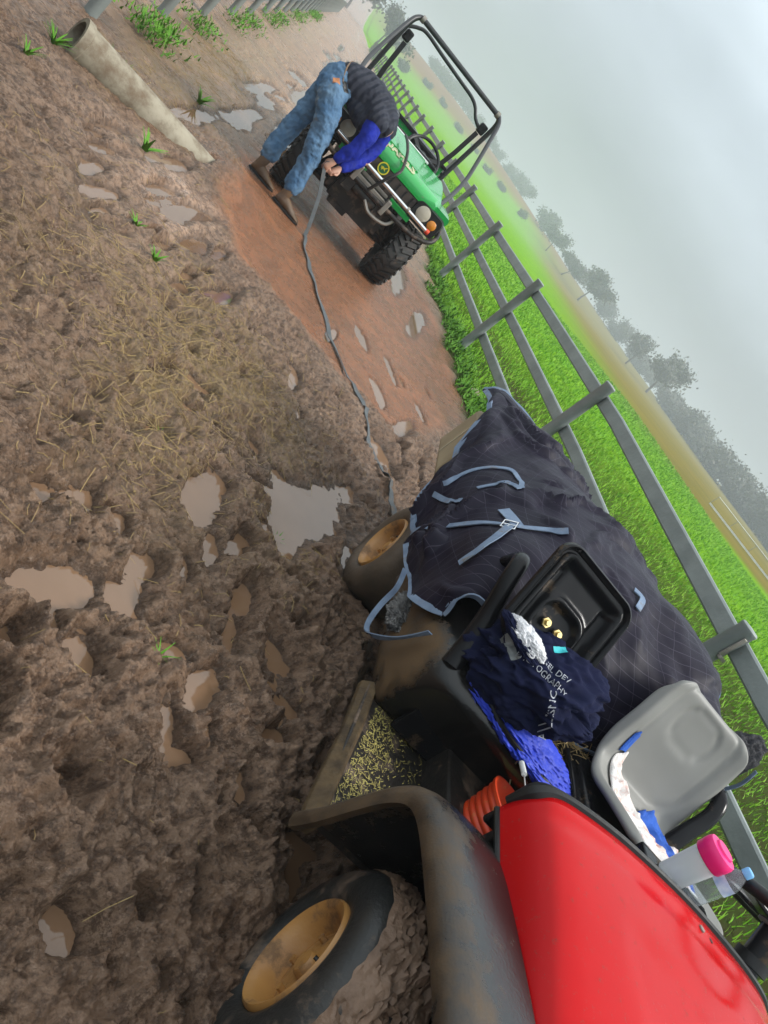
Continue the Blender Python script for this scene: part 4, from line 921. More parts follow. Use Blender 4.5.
# shaggy grey rag stuffed under the rug
r = np.random.default_rng(8); ic = bmesh.new(); bmesh.ops.create_icosphere(ic,subdivisions=5,radius=1)
def lump(name, sc, m, seed, amp=.25, fr=2.2, amp2=.08, fr2=7, warp=None, rot=None, oc=3):
    bm = bmesh.new(); bmesh.ops.create_icosphere(bm,subdivisions=6,radius=1); off = Vector((seed*3.7,seed*1.3,seed*2.1))
    for v in bm.verts:
        d = v.co.normalized(); n1 = mnoise.fractal(d*fr+off,1,2,4); n2 = 1-abs(mnoise.fractal(d*fr2+off*2+d*n1*1.5,1,2,oc))*2
        rr_ = 1+amp*n1+amp2*n2; p = Vector((d.x*rr_*sc[0],d.y*rr_*sc[1],d.z*rr_*sc[2])); v.co = warp(p) if warp else p
    if rot: bmesh.ops.transform(bm,matrix=rot,verts=bm.verts)
    me = bpy.data.meshes.new(name); bm.to_mesh(me); bm.free(); me.polygons.foreach_set('use_smooth',[True]*len(me.polygons)); me.materials.append(M[m])
    o = bpy.data.objects.new(name,me); COL.objects.link(o); return o
rg_ = lump('shaggy_rag',(.06,.12,.05),'shag',4,.3,3,.3,16); place(rg_,.06,1.26,.40); tag(rg_,'shaggy dark grey rag hanging under the rug behind the seat base','rag')
# blue bag lying in the open tray
bag = lump('blue_bag',(.25,.13,.045),'blue_bag',2,.16,1.7,.12,5); place(bag,.395,.80,.632,Matrix.Rotation(-.22,4,'Z')); tag(bag,'bright blue woven bag flattened in the open tray below the jacket','bag')
# navy jacket bundled on top of it
jk = lump('jacket',(.20,.13,.112),'navy',6,.28,1.2,.24,1.7,oc=1.6)
JROT = Matrix.Rotation(R_(-25),4,'Y') @ Matrix.Rotation(R_(-12),4,'Z'); place(jk,.262,.815,.778,JROT)
tag(jk,'bundled navy jacket with grey reflective stripes and white fleece lining beside the tipped seat','jacket')
def text_mesh(s, size, bold=0):
    cu = bpy.data.curves.new('t','FONT'); cu.body = s; cu.size = size; cu.align_x = 'CENTER'; cu.align_y = 'CENTER'; cu.extrude = .0006; cu.offset = bold; cu.resolution_u = 2
    o = bpy.data.objects.new('t',cu); COL.objects.link(o); bpy.context.view_layer.update(); me = bpy.data.meshes.new_from_object(o.evaluated_get(bpy.context.evaluated_depsgraph_get())); bpy.data.objects.remove(o); return me
def bvh(o):
    bpy.context.view_layer.update(); return BVHTree.FromObject(o, bpy.context.evaluated_depsgraph_get())
def decal(name, me, tree, org, ux, uy, parent, m, off=.002, sub=0):
    """lay a flat mesh (text, patch) onto a surface: org in the surface's own frame, pushed along the normal"""
    ux = Vector(ux).normalized(); uy = Vector(uy); uy = (uy-ux*uy.dot(ux)).normalized(); un = ux.cross(uy); org = Vector(org)
    bm = bmesh.new(); bm.from_mesh(me)
    if sub: bmesh.ops.triangulate(bm,faces=bm.faces); bmesh.ops.subdivide_edges(bm,edges=bm.edges,cuts=sub,use_grid_fill=True)
    for v in bm.verts:
        p = org+ux*v.co.x+uy*v.co.y; q = tree.ray_cast(p+un*.3,-un)
        v.co = (q[0] if q[0] else p)+un*(off+v.co.z)
    me2 = bpy.data.meshes.new(name); bm.to_mesh(me2); bm.free(); me2.materials.clear(); me2.materials.append(M[m] if isinstance(m,str) else m)
    o = bpy.data.objects.new(name,me2); COL.objects.link(o); o.parent = parent; return o
def plane_mesh(w, h, nx_=14, ny_=6, wob=0):
    mb = MB(); mb.grid([[(-w/2+w*i/nx_, -h/2+h*j/ny_+wob*math.sin(i*.7), 0) for j in range(ny_+1)] for i in range(nx_+1)]); me = bpy.data.meshes.new('p'); me.from_pydata(mb.v,[],mb.f); me.update(); return me
jt = bvh(jk)
# view direction of the visible side of the bundle, in its own frame: up, out to the front right
JI = JROT.to_3x3().inverted(); VN = (JI @ Vector((-.50,-.62,.60))).normalized()
HX = (JI @ Vector((.55,-.62,-.25))); HX = (HX-VN*HX.dot(VN)).normalized(); HY = VN.cross(HX)
def jp(u, v): return HX*u+HY*v
fl = lump('fleece_lining',(.070,.042,.030),'fleece',3,.25,1.6,.12,4); fl.parent = jk; fl.matrix_local = JROT.inverted() @ Matrix.Translation((-.150,-.035,.082)) @ Matrix.Rotation(R_(-30),4,'Z')
cl_ = lump('collar',(.088,.055,.022),'navy',5,.2,1.6,.12,3); cl_.parent = jk; cl_.matrix_local = JROT.inverted() @ Matrix.Translation((-.150,-.030,.068)) @ Matrix.Rotation(R_(-30),4,'Z')
decal('reflective_stripe',plane_mesh(.10,.020),jt,jp(-.135,-.03),HX+HY*.05,HY,jk,'reflect',.003)
decal('reflective_stripe',plane_mesh(.085,.026),jt,jp(-.075,-.085),HX+HY*.05,HY,jk,'reflect',.003)
decal('reflective_stripe',plane_mesh(.075,.017),jt,jp(-.055,-.02),HX*.55+HY*.8,HY,jk,'reflect',.003)
decal('logo_patch',plane_mesh(.02,.045,4,8),jt,jp(-.06,.075),HX,HY,jk,'teal',.003)
decal('printed_text',text_mesh('KENNEL DEV',.025),jt,jp(-.005,.015),HX*.72+HY*.68,HY,jk,'print',.002)
decal('printed_text',text_mesh('PHOTOGRAPHY',.025),jt,jp(.015,-.012),HX*.72+HY*.68,HY,jk,'print',.002)
decal('printed_text',text_mesh('ALLSNC',.032),jt,jp(.125,.0),HX*-.9+HY*.15,-HY,jk,'print',.002)
# feed bucket in the footwell
mb = MB(); pr_ = [(.0,.0),(.105,.0),(.11,.01)]
for k in range(9): z = .02+k*.028; rr_ = .112+k*.0045; pr_ += [(rr_,z),(rr_+.006,z+.008),(rr_+.006,z+.016),(rr_+.001,z+.024)]
zt = pr_[-1][1]; pr_ += [(.162,zt+.006),(.164,zt+.018),(.156,zt+.020),(.150,zt+.01),(.108,.012),(0,.012)]
mb.lathe(pr_,'z',48); bk = obj('feed_bucket',mb,'orange',angle=50); place(bk,.475,.56,.295,Matrix.Rotation(-.10,4,'X')@Matrix.Rotation(.12,4,'Y')@Matrix.Scale(.84,4)); tag(bk,'ribbed orange feed bucket with wire handle in the footwell behind the hood','bucket')
arc = [(-.19*math.sin(a),.158*math.cos(a),zt+.14*math.sin(a)) for a in np.linspace(0,math.pi,25)]
mb = MB(); mb.tube(arc,.0025,6); hd = obj('handle',mb,'wire',bk)
c = Vector(arc[12]); mb = MB(); mb.tube([c-Vector((.0,.03,.0)),c+Vector((.0,.03,0))],.010,10); obj('grip',mb,'white_paint',hd)
mb = MB(); mb.lathe([(0,.0),(.10,.0),(.11,.02),(.05,.035),(0,.03)],'z',24,(0,0,zt-.07)); obj('feed',mb,'chaff',bk)
# hay jammed between the seats
mb = MB(); r = np.random.default_rng(12)
for i in range(420):
    p = Vector((r.normal(.70,.05),r.normal(1.02,.06),.60+abs(r.normal(0,.03)))); d = Vector(r.normal(0,1,3)); d.z *= .4; d.normalize(); l = r.uniform(.02,.06); mb.tube([p-d*l,p,p+d*l+Vector((0,0,-.01))],.0013,4,cap=False)
hy = obj('loose_hay',mb,'straw'); on_cart(hy); kind(hy,'stuff')
# drink container and water bottle standing behind the hood
dc = MB(); dc.lathe([(0,0),(.036,0),(.038,.004),(.044,.15),(.0425,.15),(.0365,.006),(0,.006)],'z',40); ct = obj('drink_container',dc,'frosted'); place(ct,.715,.385,.845,Matrix.Rotation(.0,4,'Y')); tag(ct,'translucent plastic container with a bright pink lid behind the red hood','container')
mb = MB(); mb.lathe([(.0445,.120),(.0475,.124),(.048,.140),(.049,.142),(.049,.160),(.046,.168),(.030,.170),(.028,.176),(0,.177)],'z',40); obj('lid',mb,'pink',ct)
mb = MB(); pr_ = [(0,0),(.028,0),(.032,.008)]
for k in range(6): pr_ += [(.032,.018+k*.012),(.030,.023+k*.012)]
pr_ += [(.032,.092),(.032,.128),(.030,.14),(.014,.165),(.0125,.168),(.0125,.178)]
mb.lathe(pr_,'z',32); bt = obj('water_bottle',mb,'bottle_plastic',thick=.0008); place(bt,.815,.39,.845,Matrix.Rotation(.06,4,'Y')); tag(bt,'clear ribbed water bottle with a pale blue cap beside the pink lidded container','bottle')
mb = MB(); mb.lathe([(.0135,.168),(.0145,.169),(.0145,.186),(.012,.189),(0,.189)],'z',24); obj('cap',mb,'bluecap',bt)
mb = MB(); a = np.linspace(2.4,5.6,20); mb.grid([[(.0325*math.cos(t),.0325*math.sin(t),h) for h in (.094,.110,.126)] for t in a]); obj('bottle_label',mb,'paper',bt)
# ------------------------------------------------------------------ cloths on the driver's seat
seat = [o for o in cart.children if o.name == 'driver_seat'][0]; stree = bvh(seat)
def sdrop(x, y, z0=1.4):
    q = stree.ray_cast(Vector((x,y,z0)),Vector((0,0,-1))); return q[0].z if q[0] else None
def cloth(name, pts, w, m, label=None, cat=None, amp=.020, parent=None, seed=1, lift=.006):
    """a rumpled strip of cloth lying on the seat: centre line (b, a), widths"""
    P_ = cat_spline(pts,44); Wd = cat_spline(np.array(w)[:,None],44)[:,0]; G_ = []
    for i,(b,a) in enumerate(P_):
        t_ = P_[min(i+1,43)]-P_[max(i-1,0)]; t_ /= np.hypot(*t_)+1e-9; nx_, ny_ = -t_[1], t_[0]; row = []
        for j in range(15):
            q = (j/14-.5)*Wd[i]; x, y = b+nx_*q, a+ny_*q; z = sdrop(x,y) or .70
            row.append((x,y,min(z,.98)+lift+amp*(.6+fbm(np.array(x*38+seed),np.array(y*30),seed,3))*(1.1-abs(j/7-1)**3)))
        G_.append(row)
    mb = MB(); mb.grid(np.array(G_)); o = obj(name,mb,m,parent,thick=.003)
    if not parent: on_cart(o); tag(o,label,cat)
    return o
tw = cloth('towel',[(.81,.985),(.83,.95),(.87,.90),(.92,.83),(.955,.76),(.98,.69),(.99,.60)],[.05,.08,.13,.20,.22,.24,.24],'cotton','pink stained white cotton cloth trailing down the grey seat','cloth')
cloth('tassel',[(.79,1.01),(.80,.985)],[.03,.032],'royal',parent=tw)
cloth('rag',[(1.03,.93),(1.06,.87),(1.075,.80),(1.075,.73),(1.06,.64)],[.09,.15,.15,.14,.10],'royal','royal blue and white rag beside the stained cloth on the grey seat','cloth',seed=5,lift=.007)
cloth('wipe',[(1.15,.86),(1.16,.80),(1.15,.74)],[.05,.06,.045],'cotton','small crumpled white wipe at the right edge of the grey seat','wipe',seed=9)
bc_ = lump('black_garment',(.11,.045,.20),'black_cloth',9,.22,1.3,.08,2.2); place(bc_,1.17,1.17,.93,Matrix.Rotation(R_(18),4,'Y')); tag(bc_,'black garment hanging behind the right side of the grey seat','garment')
mb = MB(); mb.ribbon(cat_spline([(.06,-.045,.17),(.10,-.05,.10),(.115,-.04,.02)],12),(0,1,0),.016,.003); obj('trim',mb,'trim',bc_)

# ------------------------------------------------------------------ green buggy up the lane (x across, y towards its tail)
BUG = Matrix.Translation((1.187,8.222,0)) @ Matrix.Rotation(R_(-2.17),4,'Z') @ Matrix.Rotation(-R_(3.16),4,'Y') @ Matrix.Scale(1.092,4)
bug = empty('green_buggy',BUG); tag(bug,'green open off road utility buggy with black roll cage stopped on the red gravel','buggy')
def knob_wheel(nm, c, rad, wid, side):
    e_ = empty(nm); e_.parent = bug; e_.location = c
    mb = MB(); mb.lathe([(.15,-wid*.36),(.20,-wid*.5),(rad-.05,-wid*.5),(rad-.022,-wid*.42),(rad-.014,0),(rad-.022,wid*.42),(rad-.05,wid*.5),(.20,wid*.5),(.15,wid*.36)],'x',56)
    n = 26
    for k in range(n):
        for s, ph in ((-1,0),(1,.5)):
            a = (k+ph)/n*2*math.pi; R0 = Matrix.Rotation(a,3,'X')
            mb.box(R0@Vector((s*wid*.22,0,rad-.012)),(wid*.40,.036,.030),R0@Matrix.Rotation(s*.5,3,'Z'))
            mb.box(R0@Vector((s*wid*.49,.0,rad-.035)),(.016,.034,.05),R0)
    obj('tyre',mb,'buggy_tyre',e_,smooth=True,angle=30)
    mb = MB(); mb.lathe([(0,.03*side),(.05,.035*side),(.09,.02*side),(.13,.06*side),(.155,.07*side),(.158,.0)],'x',32); obj('rim',mb,'yellow_paint',e_)
M['buggy_tyre'] = mat('buggy_tyre', (.018,.017,.016), (.03,.028,.025), .6, mud=MUDC, mudamt=.38, mudscale=6, bump=.2)
for x,s in ((-.58,-1),(.58,1)):
    knob_wheel('front_wheel',(x,.0,.315),.315,.24,s); knob_wheel('rear_wheel',(x,1.85,.315),.315,.28,s)
def rsec(y, w, z0, z1, r=.06, n=5, x0=0):
    o = []
    for cx_, cz, a0 in ((w-r,z1-r,0),(-w+r,z1-r,90),(-w+r*.4,z0+r*.4,180),(w-r*.4,z0+r*.4,270)):
        rr_ = r if a0 < 180 else r*.4
        for k in range(n): a = R_(a0+90*k/(n-1)); o.append(Vector((x0+cx_+rr_*math.cos(a),y,cz+rr_*math.sin(a))))
    return o
mb = MB(); mb.loft([rsec(-.37,.40,.84,.90,.03),rsec(-.34,.52,.83,.935,.05),rsec(-.2,.57,.82,.97,.06),rsec(.1,.585,.80,1.005,.07),rsec(.4,.59,.78,1.04,.07),rsec(.56,.58,.78,1.05,.06)]); hd = obj('hood',mb,'green_paint',bug,bevel=0)
mb = MB(); mb.loft([rsec(-.18,.22,.96,.985,.02),rsec(.1,.25,.99,1.035,.03),rsec(.45,.28,1.0,1.068,.03)]); obj('hood_bulge',mb,'green_paint',hd)
for s in (-1,1):
    mb = MB(); mb.loft([rsec(-.30,.10,.86,.925,.03,x0=s*.60),rsec(-.05,.13,.84,.93,.04,x0=s*.60),rsec(.25,.13,.80,.93,.04,x0=s*.60),rsec(.42,.10,.70,.90,.04,x0=s*.61)]); obj('front_wing',mb,'green_paint',bug)
    mb = MB(); mb.loft([rsec(-.385,.15,.695,.875,.05,x0=s*.52),rsec(-.33,.17,.68,.885,.05,x0=s*.52),rsec(-.2,.17,.68,.88,.05,x0=s*.52)]); hs = obj('headlight_housing',mb,'rubber',bug)
    mb = MB(); mb.lathe([(0,-.40),(.045,-.398),(.068,-.388),(.072,-.37)],'y',24,(s*.47,0,.80)); obj('headlight',mb,'lens',bug)
    mb = MB(); mb.lathe([(0,-.398),(.03,-.396),(.044,-.386),(.046,-.37)],'y',20,(s*.595,0,.785)); obj('indicator',mb,'amber',bug)
mb = MB(); mb.box((0,-.34,.745),(.78,.05,.18)); gr = obj('grille',mb,'grille_brown',bug,bevel=.01) if 'grille_brown' in M else None
M['grille_brown'] = mat('grille_brown',(.028,.02,.016),(.05,.035,.026),.6,bump=.3)
if gr is None: gr = obj('grille',mb,'grille_brown',bug,bevel=.01)
mb = MB()
for k in range(9): mb.box((-.32+k*.08,-.367,.75),(.012,.012,.15))
obj('grille_bar',mb,'rubber',gr)
mb = MB(); mb.lathe([(0,-.376),(.046,-.376),(.052,-.37),(.052,-.36)],'y',28,(-.04,0,.80)); bd = obj('badge',mb,'badge_green',bug) if 'badge_green' in M else None
M['badge_green'] = mat('badge_green',(.02,.16,.05),None,.4)
if bd is None: bd = obj('badge',mb,'badge_green',bug)
mb = MB(); mb.lathe([(.042,-.3785),(.052,-.379),(.053,-.374)],'y',28,(-.04,0,.80)); obj('badge_rim',mb,'yellow_paint',bd)
dz = [(-.030,.002),(-.012,.012),(.006,.010),(.018,.024),(.030,.030),(.024,.018),(.016,.006),(.026,-.016),(.014,-.006),(.0,-.002),(-.010,-.022),(-.014,-.006),(-.026,-.012),(-.020,.0)]
mb = MB(); mb.add([(-.04+x,-.381,.80+z) for x,z in dz]+[(-.04+x,-.377,.80+z) for x,z in dz],[tuple(range(14)),tuple(range(27,13,-1))]+[(i,(i+1)%14,(i+1)%14+14,i+14) for i in range(14)]); obj('leaping_deer',mb,'yellow_paint',bd,smooth=False)
tm = text_mesh('BUAPELS',.125,.006); bm = bmesh.new(); bm.from_mesh(tm)
for v in bm.verts: v.co = Vector((v.co.x*.86-.02,-.352+.45*(v.co.y)-v.co.z,.902+v.co.y*.86))
# seat the letters on the sloping nose of the hood
ht = bvh(hd); BI = BUG.inverted()
bpy.context.view_layer.update(); htree = BVHTree.FromObject(hd, bpy.context.evaluated_depsgraph_get())
for v in bm.verts:
    p = Vector(v.co); q = htree.ray_cast(Vector((p.x,-1,p.z+.25)),Vector((0,.97,-.24)))
    if q[0]: v.co = q[0]+Vector((0,-.006,.007))
me = bpy.data.meshes.new('hood_text'); bm.to_mesh(me); bm.free(); me.materials.clear(); me.materials.append(M['cream']); ho_ = bpy.data.objects.new('hood_text',me); COL.objects.link(ho_); ho_.parent = hd
# nose: light bar, guard tube, winch bracket, bumper tubes
mb = MB(); mb.tube([(-.52,-.45,.735),(.58,-.45,.728)],.019,12); lb = obj('light_bar',mb,'chrome',bug)
for x in (-.30,.02,.34):
    mb = MB(); mb.tube([(x-.012,-.45,.733),(x+.012,-.45,.733)],.024,10); obj('clamp',mb,'steel',lb)
mb = MB(); mb.tube([(.575,-.45,.728),(.61,-.45,.728)],.024,10); obj('end_cap',mb,'orange',lb)
mb = MB(); mb.tube(cat_spline([(-.05,.12,1.09),(-.02,-.05,1.075),(.03,-.25,1.02),(.07,-.42,.92),(.06,-.48,.86),(.03,-.50,.78),(0,-.50,.68),(-.02,-.49,.60)],30),.014,8); obj('guard_tube',mb,'dark_metal',bug)
mb = MB(); mb.tube(cat_spline([(-.60,-.36,.73),(-.62,-.42,.66),(-.52,-.46,.60),(-.1,-.47,.585),(.35,-.47,.60),(.52,-.46,.615),(.66,-.43,.665),(.71,-.36,.735),(.70,-.25,.80)],40),.022,10); obj('bumper_tube',mb,'dark_metal',bug)
mb = MB(); mb.tube(cat_spline([(.02,-.46,.52),(.12,-.47,.47),(.28,-.46,.50),(.33,-.44,.60)],20),.016,8); obj('tow_hoop',mb,'steel',bug)
mb = MB(); mb.box((0,-.44,.60),(.38,.05,.075)); mb.box((-.185,-.46,.63),(.045,.09,.14)); mb.box((.185,-.46,.60),(.045,.09,.14)); mb.box((0,-.40,.66),(.30,.04,.03)); obj('winch_bracket',mb,'steel',bug,bevel=.006)
mb = MB(); mb.tube([(-.12,-.42,.53),(.12,-.42,.53)],.05,16); mb.box((-.17,-.41,.52),(.09,.12,.13)); mb.box((.17,-.41,.52),(.09,.12,.13)); obj('winch',mb,'dark_metal',bug)
mb = MB(); mb.box((.30,-.37,.665),(.24,.02,.05)); mb.box((-.28,-.37,.665),(.3,.02,.05)); obj('nose_panel',mb,'green_paint',bug,bevel=.004)
mb = MB(); mb.box((0,.1,.46),(.62,.7,.26)); mb.box((0,1.2,.42),(.7,2.4,.16)); mb.box((0,-.25,.40),(.5,.12,.2))
for s in (-1,1):
    for y in (-.12,.14): mb.tube([(s*.2,y,.42),(s*.5,y*.3,.30)],.02,8)
    mb.tube([(s*.3,.02,.72),(s*.44,.0,.34)],.035,10)
mb.tube([(-.5,0,.30),(.5,0,.30)],.028,8); mb.box((-.1,-.2,.30),(.2,.2,.1)); obj('chassis',mb,'dark_metal',bug,bevel=.008)
# cab
mb = MB(); mb.box((0,.60,.99),(1.12,.12,.10)); mb.box((.26,.62,1.05),(.30,.14,.08)); mb.box((0,1.0,.60),(1.1,.9,.1)); mb.box((-.06,.57,1.06),(.2,.03,.05)); obj('dash',mb,'black_plastic',bug,bevel=.015)
mb = MB(); mb.box((.05,.52,1.062),(.52,.06,.02)); obj('dash_trim',mb,'white_paint',bug,bevel=.004)
for x in (-.3,.3):
    mb = MB(); mb.loft([rsec(1.38,.21,.78,1.12,.08,x0=x),rsec(1.48,.21,.78,1.14,.08,x0=x)]); mb.box((x,1.2,.76),(.42,.4,.1)); obj('seat',mb,'black_plastic',bug,bevel=.02)
st = empty('steering_wheel'); st.parent = bug; n_ = Vector((0,-.75,.66)); st.location = (.25,.80,1.05); st.rotation_euler = n_.to_track_quat('Z','Y').to_euler()
mb = MB(); mb.tube([(.20*math.cos(a),.20*math.sin(a),0) for a in np.linspace(0,2*math.pi,37)],.017,8,cap=False); obj('rim',mb,'rubber',st)
for a in (.5,2.64,4.71):
    mb = MB(); mb.ribbon([(.02*math.cos(a),.02*math.sin(a),-.01),(.195*math.cos(a),.195*math.sin(a),0)],(-math.sin(a),math.cos(a),0),.04,.012); obj('spoke',mb,'rubber',st)
mb = MB(); mb.lathe([(0,.02),(.05,.015),(.06,-.02),(0,-.03)],'z',20); obj('hub',mb,'rubber',st)
mb = MB(); mb.tube([(.25,.62,1.0),(.25,.80,1.05)],.03,10); obj('steering_column',mb,'rubber',bug)
# cargo box behind the seats
mb = MB(); mb.box((0,1.60,.93),(1.22,.03,.34)); mb.box((-.60,2.25,.90),(.03,1.3,.28)); mb.box((.60,2.25,.90),(.03,1.3,.28)); mb.box((0,2.25,.77),(1.2,1.3,.04)); mb.box((0,2.9,.90),(1.2,.03,.28)); cb_ = obj('cargo_box',mb,'green_paint',bug,bevel=.008)
mb = MB(); mb.box((0,1.60,1.115),(1.28,.06,.04)); mb.box((-.61,2.25,1.055),(.05,1.32,.035)); mb.box((.61,2.25,1.055),(.05,1.32,.035)); obj('box_rail',mb,'rubber',cb_,bevel=.008)
for x,z,m in ((-.14,1.04,'cream'),(-.05,1.0,'tan_leather'),(-.12,.96,'leather')):
    mb = MB(); mb.box((x,1.582,z),(.08,.004,.06)); obj('sticker',mb,m,cb_)
for s in (-1,1):
    mb = MB(); mb.loft([rsec(1.45,.12,.66,.80,.04,x0=s*.58),rsec(1.7,.14,.74,.84,.04,x0=s*.6),rsec(2.1,.14,.74,.84,.04,x0=s*.6)]); obj('rear_wing',mb,'green_paint',bug)
# roll cage
def cage(pts, r, name='cage_bar', n=30): 
    mb = MB(); mb.tube(cat_spline(pts,n),r,12); return obj(name,mb,'cage',bug)
M['cage'] = mat('cage',(.022,.023,.025),(.03,.031,.033),.4)
for s in (-1,1):
    cage([(s*.63,1.5,.80),(s*.64,1.5,1.1),(s*.65,1.48,1.5),(s*.65,1.45,1.75),(s*.62,1.42,1.84),(s*.57,1.41,1.86)],.026)
    cage([(s*.60,1.41,1.86),(s*.65,1.36,1.80),(s*.68,1.22,1.64),(s*.71,.95,1.38),(s*.715,.75,1.22),(s*.68,.5,1.05),(s*.62,.25,.90)],.022)
mb = MB(); mb.tube([(-.60,1.41,1.86),(.60,1.41,1.86)],.027,12); obj('cage_crossbar',mb,'cage',bug)
cage([(-.64,1.52,1.72),(-.56,1.54,1.78),(-.46,1.55,1.815),(-.2,1.55,1.80),(.1,1.55,1.785),(.28,1.55,1.775),(.38,1.54,1.74),(.47,1.53,1.67),(.62,1.5,1.62)],.019,'belt_bar')
for s in (-1,1):
    mb = MB(); mb.box((s*.58,1.52,1.66),(.09,.10,.11)); bb2 = obj('belt_reel',mb,'rubber',bug,bevel=.02)
    mb = MB(); mb.ribbon([(s*.56,1.45,1.60),(s*.54,1.42,1.3),(s*.50,1.40,1.0)],(1,0,0),.05,.006); obj('seat_belt',mb,'rubber',bug)
for s in (-1,1):
    mb = MB(); mb.lathe([(.034,-.02),(.036,-.02),(.036,.02),(.034,.02)],'x',14,(s*.575,1.41,1.86)); obj('cage_joint',mb,'steel',bug)

# ------------------------------------------------------------------ the man bending over the buggy's nose (x = right, y = away, z = up)
MAN = Matrix.Translation((.607,7.44,.03)) @ Matrix(((Rt.x,Fh.x,0,0),(Rt.y,Fh.y,0,0),(0,0,1,0),(0,0,0,1)))
man = empty('person',MAN); tag(man,'person in blue jeans and dark vest bent double over the nose of the green buggy','person')
def chainmesh(mb, ch, seg=20):
    pts = [Vector(c[:3]) for c in ch]; rs = [c[3] for c in ch]; k = len(ch)*5
    if len(ch) > 2: A_ = cat_spline([tuple(c[:4]) for c in ch],k); pts = [Vector(a[:3]) for a in A_]; rs = [a[3] for a in A_]
    d0 = (pts[0]-pts[1]).normalized(); d1 = (pts[-1]-pts[-2]).normalized(); P0 = [];R0=[]
    for a in (80,60,40,20): P0.append(pts[0]+d0*rs[0]*math.sin(R_(a))); R0.append(rs[0]*math.cos(R_(a)))
    P1 = [];R1=[]
    for a in (20,40,60,80): P1.append(pts[-1]+d1*rs[-1]*math.sin(R_(a))); R1.append(rs[-1]*math.cos(R_(a)))
    mb.tube(P0+pts+P1,R0+rs+R1,seg)
CT = bpy.data.textures.new('folds','CLOUDS'); CT.noise_scale = .09; CT.noise_depth = 3
CT2 = bpy.data.textures.new('creases','CLOUDS'); CT2.noise_scale = .035; CT2.noise_depth = 2
def blob(name, chains, m, parent, voxel=.012, disp=0, smooth=6, tex=None):
    mb = MB()
    for c in chains: chainmesh(mb,c)
    o = obj(name,mb,m,parent); o.data.polygons.foreach_set('use_smooth',[True]*len(o.data.polygons))
    k = o.modifiers.new('rm','REMESH'); k.mode = 'VOXEL'; k.voxel_size = voxel; k.use_smooth_shade = True
    k = o.modifiers.new('sm','SMOOTH'); k.iterations = smooth; k.factor = .5
    if disp:
        k = o.modifiers.new('dp','DISPLACE'); k.texture = tex or CT; k.strength = disp; k.mid_level = .5; k.texture_coords = 'LOCAL'
        k = o.modifiers.new('dp2','DISPLACE'); k.texture = CT2; k.strength = disp*.45; k.mid_level = .5; k.texture_coords = 'LOCAL'
    return o
hR, kR, aR = (-.32,-.05,.90), (-.10,-.05,.53), (.02,-.02,.11)
hL, kL, aL = (-.46,.12,.90), (-.44,.10,.52), (-.375,.05,.11)
HANDR = Vector((.075,.015,.53)); HANDL = Vector((.11,.10,.50))
def hand(mbch, w, d, side):
    """palm plus five bent fingers closing on the strap; w wrist, d direction of the hand"""
    d = Vector(d).normalized(); across = d.cross(Vector((0,1,0))).normalized()*side; nrm_ = across.cross(d).normalized(); w = Vector(w)
    mbch.append([(*w,.026),(*(w+d*.045),.030),(*(w+d*.085),.032)])
    for i,(o_,l_) in enumerate(((-.027,.062),(-.009,.074),(.009,.070),(.027,.056))):
        b_ = w+d*.085+across*o_; e1 = b_+d*l_*.45+nrm_*.012; e2 = e1+d*l_*.15+nrm_*.028; e3 = e2-d*.018+nrm_*.018
        mbch.append([(*b_,.0105),(*e1,.0098),(*e2,.009),(*e3,.008)])
    t0 = w+d*.03+across*-.028; mbch.append([(*t0,.013),(*(t0+d*.035-across*.018+nrm_*.012),.0115),(*(t0+d*.06-across*.010+nrm_*.032),.0095)])
body = [[(*hR,.10),(-.18,-.04,.72,.08),(*kR,.062),(-.035,-.02,.32,.055),(*aR,.045)],[(*hL,.10),(-.455,.12,.70,.08),(*kL,.062),(-.41,.07,.32,.055),(*aL,.045)],
 [(-.40,.05,.96,.145),(-.33,.12,1.07,.13),(-.17,.22,1.11,.14),(0,.32,1.09,.14),(.03,.42,1.05,.08),(.03,.48,1.0,.06)],
 [(-.02,.19,1.08,.06),(.06,.13,1.0,.052),(.115,.075,.84,.046),(.10,.04,.64,.036),(.085,.025,.585,.027)],[(.0,.50,1.10,.07),(.12,.42,.82,.055),(.13,.22,.62,.036),(.125,.15,.57,.027)],
 [(.03,.52,.98,.085),(.05,.55,.92,.090),(.06,.57,.87,.075)],[(.085,.53,.885,.018),(.11,.51,.87,.012)]]
hand(body,(.095,.025,.585),(-.25,-.15,-.95),1); hand(body,(.125,.15,.57),(-.15,-.5,-.85),-1)
bd_ = blob('body',body,'skin',man,.0075,smooth=3)
jeans = blob('jeans',[[(*hR,.125),(-.20,-.045,.74,.103),(-.15,-.035,.64,.100),(*kR,.092),(-.06,-.02,.42,.087),(-.03,-.015,.30,.086),(-.008,-.01,.20,.088),(.008,-.008,.15,.080)],
 [(*hL,.125),(-.46,.125,.74,.103),(-.455,.12,.63,.100),(*kL,.092),(-.43,.085,.42,.087),(-.415,.07,.30,.086),(-.395,.055,.20,.088),(-.378,.05,.145,.080)],
 [(-.37,.02,.93,.155),(-.40,.06,.99,.165),(-.34,.11,1.07,.155)]],'denim',man,.010,.042,4)
vm = M['vest'].node_tree; wv = vm.nodes.new('ShaderNodeTexWave'); wv.inputs['Scale'].default_value = 5.5; wv.inputs['Distortion'].default_value = 1.2; wv.bands_direction = 'X'; wv.inputs['Detail'].default_value = 2
vtc = [n for n in vm.nodes if n.type == 'TEX_COORD'][0]; vb = vm.nodes.new('ShaderNodeBump'); vb.inputs['Strength'].default_value = .8; vb.inputs['Distance'].default_value = .02
vp = [n for n in vm.nodes if n.type == 'BSDF_PRINCIPLED'][0]; vm.links.new(vtc.outputs['Object'],wv.inputs['Vector']); vm.links.new(wv.outputs['Fac'],vb.inputs['Height']); vm.links.new(vb.outputs[0],vp.inputs['Normal'])
